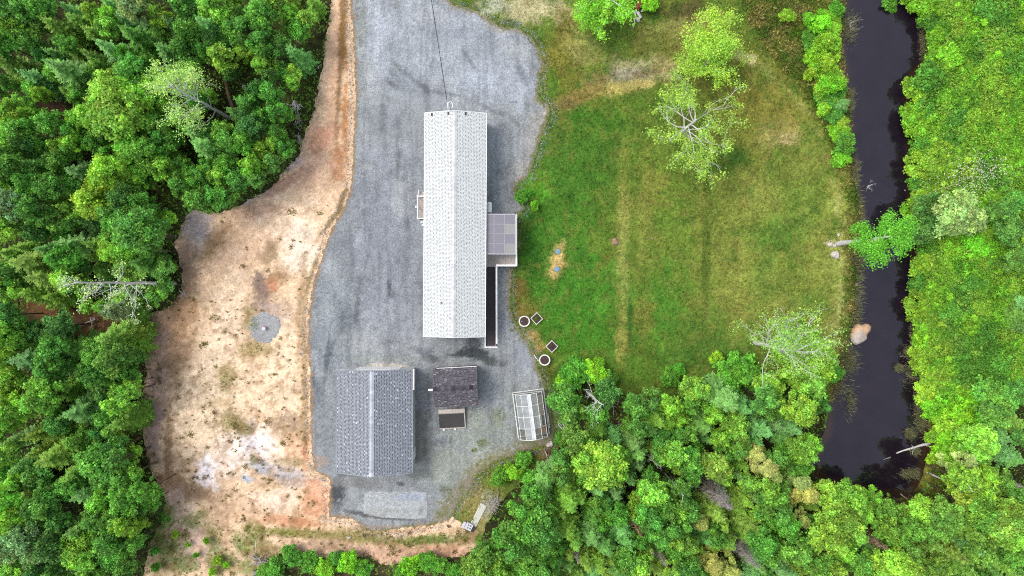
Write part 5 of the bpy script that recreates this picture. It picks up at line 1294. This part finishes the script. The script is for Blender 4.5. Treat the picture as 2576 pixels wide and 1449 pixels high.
for i, (x, y, r, k, hk) in enumerate(T):
    form, wd, tint = KIND[k]
    jit = np.array([rg.uniform(.88, 1.12), rg.uniform(.92, 1.08), rg.uniform(.85, 1.15)])*rg.uniform(.86, 1.14)
    tc = np.clip(np.array(fcol(tint))*jit, .004, .8)
    rm = r/PXM*(1.14 if hk > .9 else 1.12)*.92
    if form == 'alder_shrub':
        H = max(.6, (.9 + 1.1*rm)*rg.uniform(.85, 1.15)); zc = H*.42
        if hk == .3: H *= .6; zc *= .6; rm *= 1.2; tc *= .85
        if hk == .36: rm *= 1.25; tc = np.array(fcol(tint))*rg.uniform(.62, .92); H *= .9; zc *= .9
    elif form in ('broadleaf_tree', 'sapling'):
        H = (3.6 + 2.1*rm)*rg.uniform(.8, 1.2); H = H if hk > .9 else H*(hk*.5+.42); zc = H*.68
    else:
        H = (2.7 + 2.1*rm)*rg.uniform(.85, 1.2); H = H if hk > .9 else H*(hk*.5+.45); zc = H*.5
    if abs(y-713) < 46 and 210 < x < 450: H *= .55; zc *= .55
    X_, Y_ = w2(x, y, zc)
    z0 = float(hgt(np.array([X_]), np.array([Y_]))[0]) - .03
    root = empty(form, (X_, Y_, z0), rg.uniform(0, 2*pi))
    tag(root, tree_label(i, wd), 'shrub' if form == 'alder_shrub' else 'tree', GROUPS[form])
    if form in ('broadleaf_tree', 'alder_shrub', 'sapling'):
        lib = SHRUB if form == 'alder_shrub' else (FINE if r > 42 else BROAD)
        c = link('crown', rg.choice(lib), None, root, (0, 0, zc)); hz = (H-zc)/1.05
        if form != 'alder_shrub': hz = max(hz, rm*.9)
        c.scale = (rm, rm, hz if form != 'alder_shrub' else max(hz, rm*.5))
        t = link('trunk', rg.choice(TRB), None, root); t.scale = (rm*.8, rm*.8, zc)
    else:
        rm *= 1.12
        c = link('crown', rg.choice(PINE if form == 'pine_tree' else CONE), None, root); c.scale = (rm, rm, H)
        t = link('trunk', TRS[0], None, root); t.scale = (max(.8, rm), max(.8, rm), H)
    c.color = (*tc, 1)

# ------------------------------------------------------------------ single trees with limbs of their own
def limb_tree(name, fx, fy, H, r0, start, spread, limbs, seed, label, bark, leaf=None, leaves=0, clump=.5, size=.11, lean=(0, 0), az=None, elev=.6, top=1.0, leaf_from=0, cat='tree', twig=3, gnarl=.22):
    rng = random.Random(seed); nr = np.random.RandomState(seed)
    bx, by = w2(fx, fy); root = empty(name, (bx, by, float(hgt(np.array([bx]), np.array([by]))[0]) - .05)); tag(root, label, cat)
    mb = MB(); lm = MB(); tips = []
    tp = [Vector((lean[0]*t*t + rng.uniform(-.1, .1)*t, lean[1]*t*t + rng.uniform(-.1, .1)*t, H*top*t)) for t in np.linspace(0, 1, 9)]
    mb.tube(tp, [r0*(1-.85*i/8)+.012 for i in range(9)], 8)
    mb.build('trunk', bark, root)
    def br(p, d, l, r, depth):
        pts = [p]; q = p.copy(); dd = d.normalized()
        for s in range(4):
            dd = (dd + Vector((rng.gauss(0, gnarl), rng.gauss(0, gnarl), rng.gauss(.03, gnarl*.7)))).normalized(); q = q + dd*l/4; pts.append(q.copy())
        lm.tube(pts, [r*(1-.2*s) for s in range(5)], 5 if depth else 6, cap=False)
        if depth < 2:
            for c in range(twig + (1 if depth == 0 else 0)):
                k = rng.randint(1, 4); a = rng.uniform(0, 2*pi)
                nd = (dd + Vector((cos(a), sin(a), rng.uniform(-.2, .5)))*rng.uniform(.5, 1.0)).normalized()
                br(pts[k], nd, l*rng.uniform(.4, .62), r*.5, depth+1)
        if depth >= 1: tips.append((pts[-1], dd)); tips.append((pts[2], dd))
    for i in range(limbs):
        t = start + (1-start)*(i + rng.random()*.6)/limbs
        a = rng.uniform(0, 2*pi) if az is None else rng.uniform(*az)
        k = min(int(t*8), 7); p = tp[k].lerp(tp[k+1], t*8-k)
        l = spread*(1-.45*(t-start)/(1-start+1e-6))*rng.uniform(.75, 1.15)
        br(p, Vector((cos(a), sin(a), elev*rng.uniform(.5, 1.3))), l, r0*.38*(1-.4*t), 0)
    lm.build('limbs', bark, root)
    if leaf and leaves:
        tips = [t for t in tips if leaf_from <= 0 or rng.random() > leaf_from]
        C = np.array([tuple(t[0]) for t in tips]); L = nr.randint(0, len(C), leaves)
        off = nr.randn(leaves, 3)*np.array([1, 1, .6])*clump*.55
        tone = nr.uniform(.72, 1.3, len(C))[L]*np.exp(nr.randn(leaves)*.22)
        hue = nr.uniform(-.12, .14, len(C))[L]
        s = size*np.exp(nr.randn(leaves)*.25)
        me = np_mesh('crown', *diamonds(C[L]+off, off*.6 + np.array([0, 0, 1]) + nr.randn(leaves, 3)*.45, s, s*.62, np.clip(np.stack([tone*(1+hue), tone, tone*(1-hue)], 1), .2, 2.2), nr))
        c = link('crown', me, M['leaf'], root); c.color = (*fcol(leaf), 1)
    return root
limb_tree('dead_birch', 440, 713, 13.7, .15, .42, 2.3, 12, 3, 'tall dead white birch leaning out over the left wood', M['pale_bark'], (150, 175, 110), 700, .3, .06, elev=.45, leaf_from=.5, lean=(-.1, 0))
limb_tree('pale_birch', 578, 298, 8.6, .15, .3, 2.7, 18, 5, 'white-limbed birch with thin pale leaves in the upper left wood', M['pale_bark'], (140, 172, 84), 4600, .4, .06, az=(1.2, 4.6), elev=.5, lean=(-1.0, .4))
limb_tree('lawn_tree', 1690, 352, 6.4, .2, .3, 4.1, 14, 9, 'sparse tree with pale bare limbs standing on the lawn', M['pale_bark'], (128, 158, 60), 6000, .4, .07, elev=.32, lean=(.5, .3), leaf_from=.5)
limb_tree('feathery_tree', 1750, 192, 5.6, .13, .25, 2.5, 14, 61, 'airy yellow-green tree just above the sparse tree on the lawn', M['grey_bark'], (134, 168, 58), 9000, .42, .065, elev=.4)
limb_tree('feathery_tree', 1764, 130, 5.0, .11, .25, 2.1, 12, 63, 'upper of the two airy yellow-green trees on the lawn', M['grey_bark'], (142, 170, 60), 6500, .42, .065, elev=.4)
limb_tree('leaning_tree', 2108, 613, 8.8, .22, .5, 1.75, 12, 13, 'leafy tree with a white trunk leaning over the pond', M['pale_bark'], (92, 152, 44), 11000, .42, .065, elev=.5, lean=(.35, .05))
limb_tree('bare_limbed_tree', 1900, 862, 7.6, .2, .28, 3.3, 24, 17, 'broad light green tree with many pale bare limbs left of the pond', M['pale_bark'], (122, 160, 68), 5200, .4, .06, az=(-2.2, 2.8), elev=.55, lean=(.7, -.2), leaf_from=.5, gnarl=.2)
limb_tree('top_edge_tree', 1520, 58, 5.2, .16, .3, 2.6, 9, 19, 'small leafy tree with grey limbs left of the dark red log', M['pale_bark'], (112, 166, 44), 4600, .4, .07, elev=.35)
limb_tree('dead_snag', 1478, 985, 6.0, .15, .45, 1.7, 7, 23, 'white dead snag with crooked limbs right of the pallet', M['pale_bark'], elev=.3, lean=(.6, -.2))
limb_tree('dead_snag', 1672, 1190, 6.5, .07, .55, 1.0, 7, 29, 'thin white dead tree between two spruces of the lower wood', M['pale_bark'], elev=.4)
limb_tree('dead_snag', 1620, 1130, 6.0, .06, .5, .8, 6, 31, 'small grey dead tree above the thin white dead tree', M['dead_wood'], elev=.4)
limb_tree('dead_snag', 1615, 1345, 5.0, .06, .5, .7, 7, 33, 'small grey dead tree near the bottom edge of the lower wood', M['dead_wood'], elev=.4)
limb_tree('dead_snag', 2335, 1190, 6.0, .08, .4, 1.3, 8, 37, 'thin white bare tree right of the lower end of the pond', M['pale_bark'], elev=.3)
limb_tree('dead_snag', 2372, 1205, 5.5, .07, .4, 1.4, 8, 39, 'spreading grey bare tree at the lower right of the pond', M['dead_wood'], elev=.3)
limb_tree('dead_snag', 1245, 1390, 4.5, .05, .3, .9, 6, 43, 'white bare twigs poking from the bushy trees below the long board', M['pale_bark'], elev=.5)
limb_tree('dead_snag', 2185, 468, 1.2, .04, .1, .6, 6, 47, 'small white drowned twigs in the middle of the pond', M['pale_bark'], elev=.2, cat='branch')
limb_tree('dead_snag', 2136, 62, 1.5, .05, .1, .8, 7, 49, 'grey drowned branches at the upper left of the pond', M['dead_wood'], elev=.2, cat='branch')
limb_tree('dead_snag', 2266, 896, 1.0, .03, .1, .5, 6, 51, 'small drowned twigs right of the boulder in the pond', M['dead_wood'], elev=.2, cat='branch')

# dead conifers: trunks clothed in bare drooping twigs
def dead_spruce(fx, fy, H, R, label, mat, seed, n=150):
    rng = random.Random(seed); zc = H*.55; X_, Y_ = w2(fx, fy, zc)
    root = empty('dead_spruce', (X_, Y_, -.05)); tag(root, label, 'tree')
    mb = MB(); mb.tube([(0, 0, 0), (0, 0, H*.5), (0, 0, H)], [.1, .07, .012], 7); mb.build('trunk', M['dead_wood'], root)
    lm = MB()
    for i in range(n):
        t = rng.uniform(.12, .99); a = rng.uniform(0, 2*pi); l = R*((1-t)**.7+.12)*rng.uniform(.6, 1.1)
        p = Vector((0, 0, H*t)); d = Vector((cos(a), sin(a), 0)); m = p + d*l*.5 + Vector((0, 0, -.06*l)); e = p + d*l + Vector((0, 0, -.25*l))
        lm.tube([p, m, e], [.02, .014, .005], 3, cap=False)
        for s in range(4):
            q = m.lerp(e, rng.uniform(-.6, .9)); aa = a + rng.choice((-1, 1))*rng.uniform(.5, 1.1)
            lm.tube([q, q + Vector((cos(aa), sin(aa), -.3))*l*.35], [.010, .004], 3, cap=False)
    lm.build('limbs', mat, root)
GT = plain('grey_twig', (170, 158, 152), .95, .25, 5)
dead_spruce(1808, 1248, 7.5, 1.3, 'large dead grey spruce left of the lower pond', GT, 3, 230)
dead_spruce(2188, 1352, 6.0, .9, 'dead pinkish grey spruce below the lime maples at the pond end', plain('pink_twig', (176, 140, 118), .95, .25, 5), 5, 170)
dead_spruce(1875, 1392, 6.5, .95, 'dead grey spruce near the bottom edge below the large dead one', GT, 7, 170)
dead_spruce(1597, 1318, 6.5, .6, 'slim dead spruce with rusty twigs in the lower wood', M['rust_twig'], 9, 120)
dead_spruce(1450, 1393, 5.0, .5, 'slim pale dead spruce right of the bushy trees at the bottom', GT, 11, 110)
dead_spruce(2520, 1205, 6.0, .7, 'dead grey spruce at the right edge below the pond', GT, 13, 120)
dead_spruce(1660, 1395, 5.5, .6, 'dead grey spruce beside the small dead tree at the bottom', GT, 15, 110)

# ------------------------------------------------------------------ what nobody could count
def in_px(n, box, rng):
    return rng.uniform(box[0], box[2], n), rng.uniform(box[1], box[3], n)
def scatter(name, x, y, zlo, zhi, size, tint, label, cat, rng, upright=.4, aspect=.5, mat=None):
    X_ = (x-CX)/PXM; Y_ = (CY-y)/PXM; n = len(x)
    z = hgt(X_, Y_) + rng.uniform(zlo, zhi, n)
    N_ = rng.randn(n, 3)*.6 + np.array([0, 0, 1.0-upright]); s = size*np.exp(rng.randn(n)*.3)
    t = np.exp(rng.randn(n)*(.14 if name == 'bank_growth' else .25))[:, None]*(1 + rng.randn(n, 3)*.05)
    me = np_mesh(name, *diamonds(np.stack([X_, Y_, z], 1), N_, s, s*aspect, np.clip(tint*t, .004, .8), rng))
    o = link(name, me, mat or M['blade']); tag(o, label, cat, None, 'stuff'); return o
nr = np.random.RandomState(77)
# undergrowth of the woods
x, y = in_px(150000, (-40, -40, 2620, 1490), nr)
ok = (sdf(SOIL, x, y) < 4) & (sdf(DRIVE, x, y) < 0) & (sdf(LAWN, x, y) < 6) & (sdf(POND, x, y) < -8)
ok &= (fbm(x/30, y/30, 300, 3) > .3)
ok &= ~(((x-190)/150)**2 + ((y-810)/36)**2 < 1) & ~(((x-130)/36)**2 + ((y-268)/26)**2 < 1)
x, y = x[ok], y[ok]
v = fbm(x/40, y/40, 310, 3)[:, None]
tint = lin((54, 96, 34))*(1-v) + lin((104, 134, 48))*v
scatter('undergrowth', x, y, .02, .7, .11, tint*1.5, 'low green undergrowth between the trees of the woods', 'undergrowth', nr)
# blades of the lawn
x, y = in_px(110000, (1100, -60, 2170, 1180), nr)
ok = (lawn_sd(x, y) > 3) & (sdf(DRIVE, x, y) < -3)
ok &= fbm(x/14, y/14, 320, 3) > .36
x, y = x[ok], y[ok]
tint = lawn_tint(x, y)/LIT*np.exp(nr.randn(len(x), 1)*.22)*1.05
scatter('lawn_grass', x, y, .015, .11, .07, tint, 'short grass blades of the lawn', 'grass', nr, .55, .3)
# long meadow grass beyond the mown edge
x, y = in_px(46000, (1850, -40, 2180, 1010), nr)
edge = np.interp(y, [-40, 60, 130, 200, 270, 340, 420, 520, 600, 760, 900, 1010], [1850, 1880, 1930, 1990, 2040, 2075, 2105, 2128, 2128, 2118, 2100, 2080])
ok = (x > edge + 8*nr.randn(len(x))) & (sdf(POND, x, y) < 2)
x, y = x[ok], y[ok]; v = fbm(x/22, y/30, 330, 3)[:, None]
v = smooth(.3, .72, v)
tint = lin((92, 132, 42))*(1-v) + lin((176, 164, 92))*v
scatter('meadow_grass', x, y, .05, .42, .13, tint/LIT*1.1, 'long yellow-green meadow grass along the left bank of the pond', 'grass', nr, .6, .3)
# weeds on the soil
cx_, cy_ = in_px(5200, (370, 500, 1180, 1449), nr)
dens = fbm(cx_/18, cy_/18, 340, 3)*smooth(500, 950, cy_) + .30*smooth(690, 760, cx_)*(cy_ < 780)*fbm(cx_/12, cy_/12, 341, 2)
ok = (sdf(SOIL, cx_, cy_) > 2) & (sdf(DRIVE, cx_, cy_) < -4) & (nr.rand(len(cx_)) < dens*.52) & (((cx_-668)**2 + (cy_-823)**2) > 42**2)
cx_, cy_ = cx_[ok], cy_[ok]
rr_ = np.clip(np.exp(nr.randn(len(cx_))*.75 + .1), .5, 7); k = np.clip((rr_*rr_*3.0).astype(int) + 4, 4, 90)
x = np.repeat(cx_, k) + nr.randn(k.sum())*np.repeat(rr_, k); y = np.repeat(cy_, k) + nr.randn(k.sum())*np.repeat(rr_*.8, k)
g_ = np.repeat(nr.rand(len(cx_)), k)[:, None]
scatter('weeds', x, y, .05, .2, .055, (lin((124, 104, 70))*(1-g_) + lin((122, 122, 60))*g_)*1.15, 'small dark weed tufts dotted over the bare soil', 'weeds', nr, .4, .5)
# green tufts by the drive edges and the southern bank
x, y = in_px(90000, (370, -30, 1420, 1449), nr)
gm = np.zeros(len(x), bool)
for bx, by, rx, ry in ((1275, 62, 22, 16), (1250, 44, 14, 8), (1312, 470, 12, 24), (1290, 800, 8, 40), (1370, 950, 18, 40), (1205, 1118, 14, 12), (1193, 1133, 8, 5), (1120, 1232, 14, 8), (1130, 1355, 50, 14), (1040, 1358, 50, 12), (960, 1352, 50, 12), (900, 1340, 50, 10), (760, 1342, 90, 9), (690, 1340, 60, 8), (1215, 1240, 40, 30), (1180, 1300, 20, 36), (1260, 1195, 60, 20), (1365, 245, 8, 30), (1345, 105, 20, 12), (1262, 1040, 12, 18), (430, 1370, 45, 35), (480, 1310, 26, 18), (540, 1350, 20, 30), (560, 1410, 40, 22), (470, 1420, 36, 24), (610, 1360, 30, 20), (400, 1310, 30, 24), (640, 815, 12, 16), (570, 950, 16, 26), (585, 1060, 26, 18), (620, 1080, 18, 10), (640, 1155, 9, 11), (640, 880, 28, 14), (545, 1425, 20, 18), (660, 1395, 26, 20), (640, 1340, 30, 20)):
    gm |= ((x-bx)/rx)**2 + ((y-by)/ry)**2 + 1.6*(fbm(x/7, y/7, 350, 2)-.5) < 1
x, y = x[gm], y[gm]; v = fbm(x/15, y/15, 360, 2)[:, None]
scatter('grass_tufts', x, y, .04, .22, .075, lin((72, 108, 36))*(1-v) + lin((140, 142, 62))*v, 'green grass tufts along the edges of the gravel', 'grass', nr, .6, .35)
x, y = in_px(90000, (330, -40, 1240, 1449), nr)
e_ = np.abs(sdf(SOIL, x, y)); ok = (e_ < 16*fbm(x/16, y/16, 370, 3)) & (sdf(DRIVE, x, y) < -6) & (sdf(LAWN, x, y) < 0)
x, y = x[ok], y[ok]; v = smooth(.4, .6, fbm(x/20, y/20, 372, 3))[:, None]
scatter('edge_litter', x, y, .01, .14, .06, lin((128, 108, 88))*(1-v) + lin((88, 116, 48))*v, 'twigs, litter and weeds along the ragged edge of the soil', 'litter', nr, .4, .35)
# stray stones of the gravel and crumbs of soil across the drive's edge
x, y = in_px(240000, (755, -40, 1410, 1360), nr)
e_ = sdf(DRIVE, x, y); ok = np.abs(e_) < np.abs(nr.randn(len(x)))*10*(.2 + 1.3*fbm(x/20, y/20, 380, 3)); x, y, e_ = x[ok], y[ok], e_[ok]
inn = (e_ > 0)[:, None]; wst = ((x < 900) & (y < 1330))[:, None]
tint = np.where(inn, np.where(wst, lin((190, 160, 128)), lin((118, 116, 66))), lin((176, 180, 184)))/LIT*1.1
keep_ = ~(inn[:, 0] & (nr.rand(len(x)) > .5))
scatter('stray_gravel', x[keep_], y[keep_], .03, .075, .045, tint[keep_], 'stray stones and crumbs along the gravel edge', 'gravel', nr, .0, .7)
# reeds and drowned grass along the water
RX = []; RYy = []
for bx, by, rx, ry, n in ((2150, 430, 8, 34, 500), (2160, 545, 8, 40, 500), (2155, 650, 14, 30, 700), (2156, 715, 10, 40, 500), (2152, 790, 10, 30, 500), (2130, 905, 16, 26, 900), (2112, 960, 10, 30, 400), (2135, 70, 14, 26, 400), (2135, 262, 8, 20, 250), (2140, 240, 6, 12, 150), (2300, 830, 8, 60, 400), (2300, 930, 16, 26, 400), (2285, 885, 8, 9, 220), (2262, 925, 7, 6, 180), (2315, 1010, 10, 40, 500), (2318, 1060, 10, 20, 300), (2289, 1090, 9, 9, 240), (2302, 1135, 7, 6, 180), (2285, 1192, 14, 8, 240), (2302, 1192, 6, 8, 150), (2140, 1005, 8, 30, 200), (2322, 100, 6, 40, 300)):
    n = int(n*2.2); RX.append(bx + nr.randn(n)*rx*.75); RYy.append(by + nr.randn(n)*ry*.7)
x = np.concatenate(RX); y = np.concatenate(RYy); n = len(x)
X_ = (x-CX)/PXM; Y_ = (CY-y)/PXM; a = nr.uniform(0, 2*pi, n); h = nr.uniform(.15, .6, n); w = .02
base = np.stack([X_, Y_, np.full(n, -.3)], 1); sd_ = np.stack([np.cos(a)*w, np.sin(a)*w, np.zeros(n)], 1); ln = np.stack([nr.randn(n)*.16, nr.randn(n)*.16, h + .2], 1)
V = np.stack([base-sd_, base+sd_, base+ln], 1).reshape(-1, 3); t = np.exp(nr.randn(n)*.3)[:, None]
o = link('reeds', np_mesh('reeds', V, np.arange(3*n).reshape(n, 3), np.repeat(np.clip(lin((146, 146, 108))*t, .01, .6), 3, axis=0)), M['blade'])
tag(o, 'thin grey-green reeds standing in the shallow pond edges', 'reeds', None, 'stuff')
# low leafy growth knitting the right bank together
x, y = in_px(90000, (2290, -30, 2600, 1010), nr)
ok = sdf(RB, x, y) > -6; x, y = x[ok], y[ok]; v = smooth(.32, .68, fbm(x/34, y/34, 390, 4))[:, None]
tint = (lin((78, 128, 44))*(1-v) + lin((132, 164, 62))*v)*1.25
scatter('bank_growth', x, y, .7, 1.75, .075, tint, 'low bright green leafy growth carpeting the right bank', 'ground cover', nr, .2, .6)
# white blossoms over the right bank shrubs
x = np.concatenate([2470 + nr.randn(420)*46, 2420 + nr.randn(160)*50, 1455 + nr.randn(26)*3]); y = np.concatenate([430 + nr.randn(420)*24, 475 + nr.randn(160)*20, 12 + nr.randn(26)*5])
X_, Y_ = (x-CX)/PXM*.965, (CY-y)/PXM*.965
me = np_mesh('blossoms', *diamonds(np.stack([X_, Y_, nr.uniform(1.5, 2.1, len(x))], 1), nr.randn(len(x), 3)*.3 + np.array([0, 0, 1]), .05, .05, np.tile(lin((232, 222, 214)), (len(x), 1))*.8, nr))
tag(link('blossoms', me, M['blade']), 'white blossoms scattered over the bright shrubs right of the pond', 'blossoms', None, 'stuff')
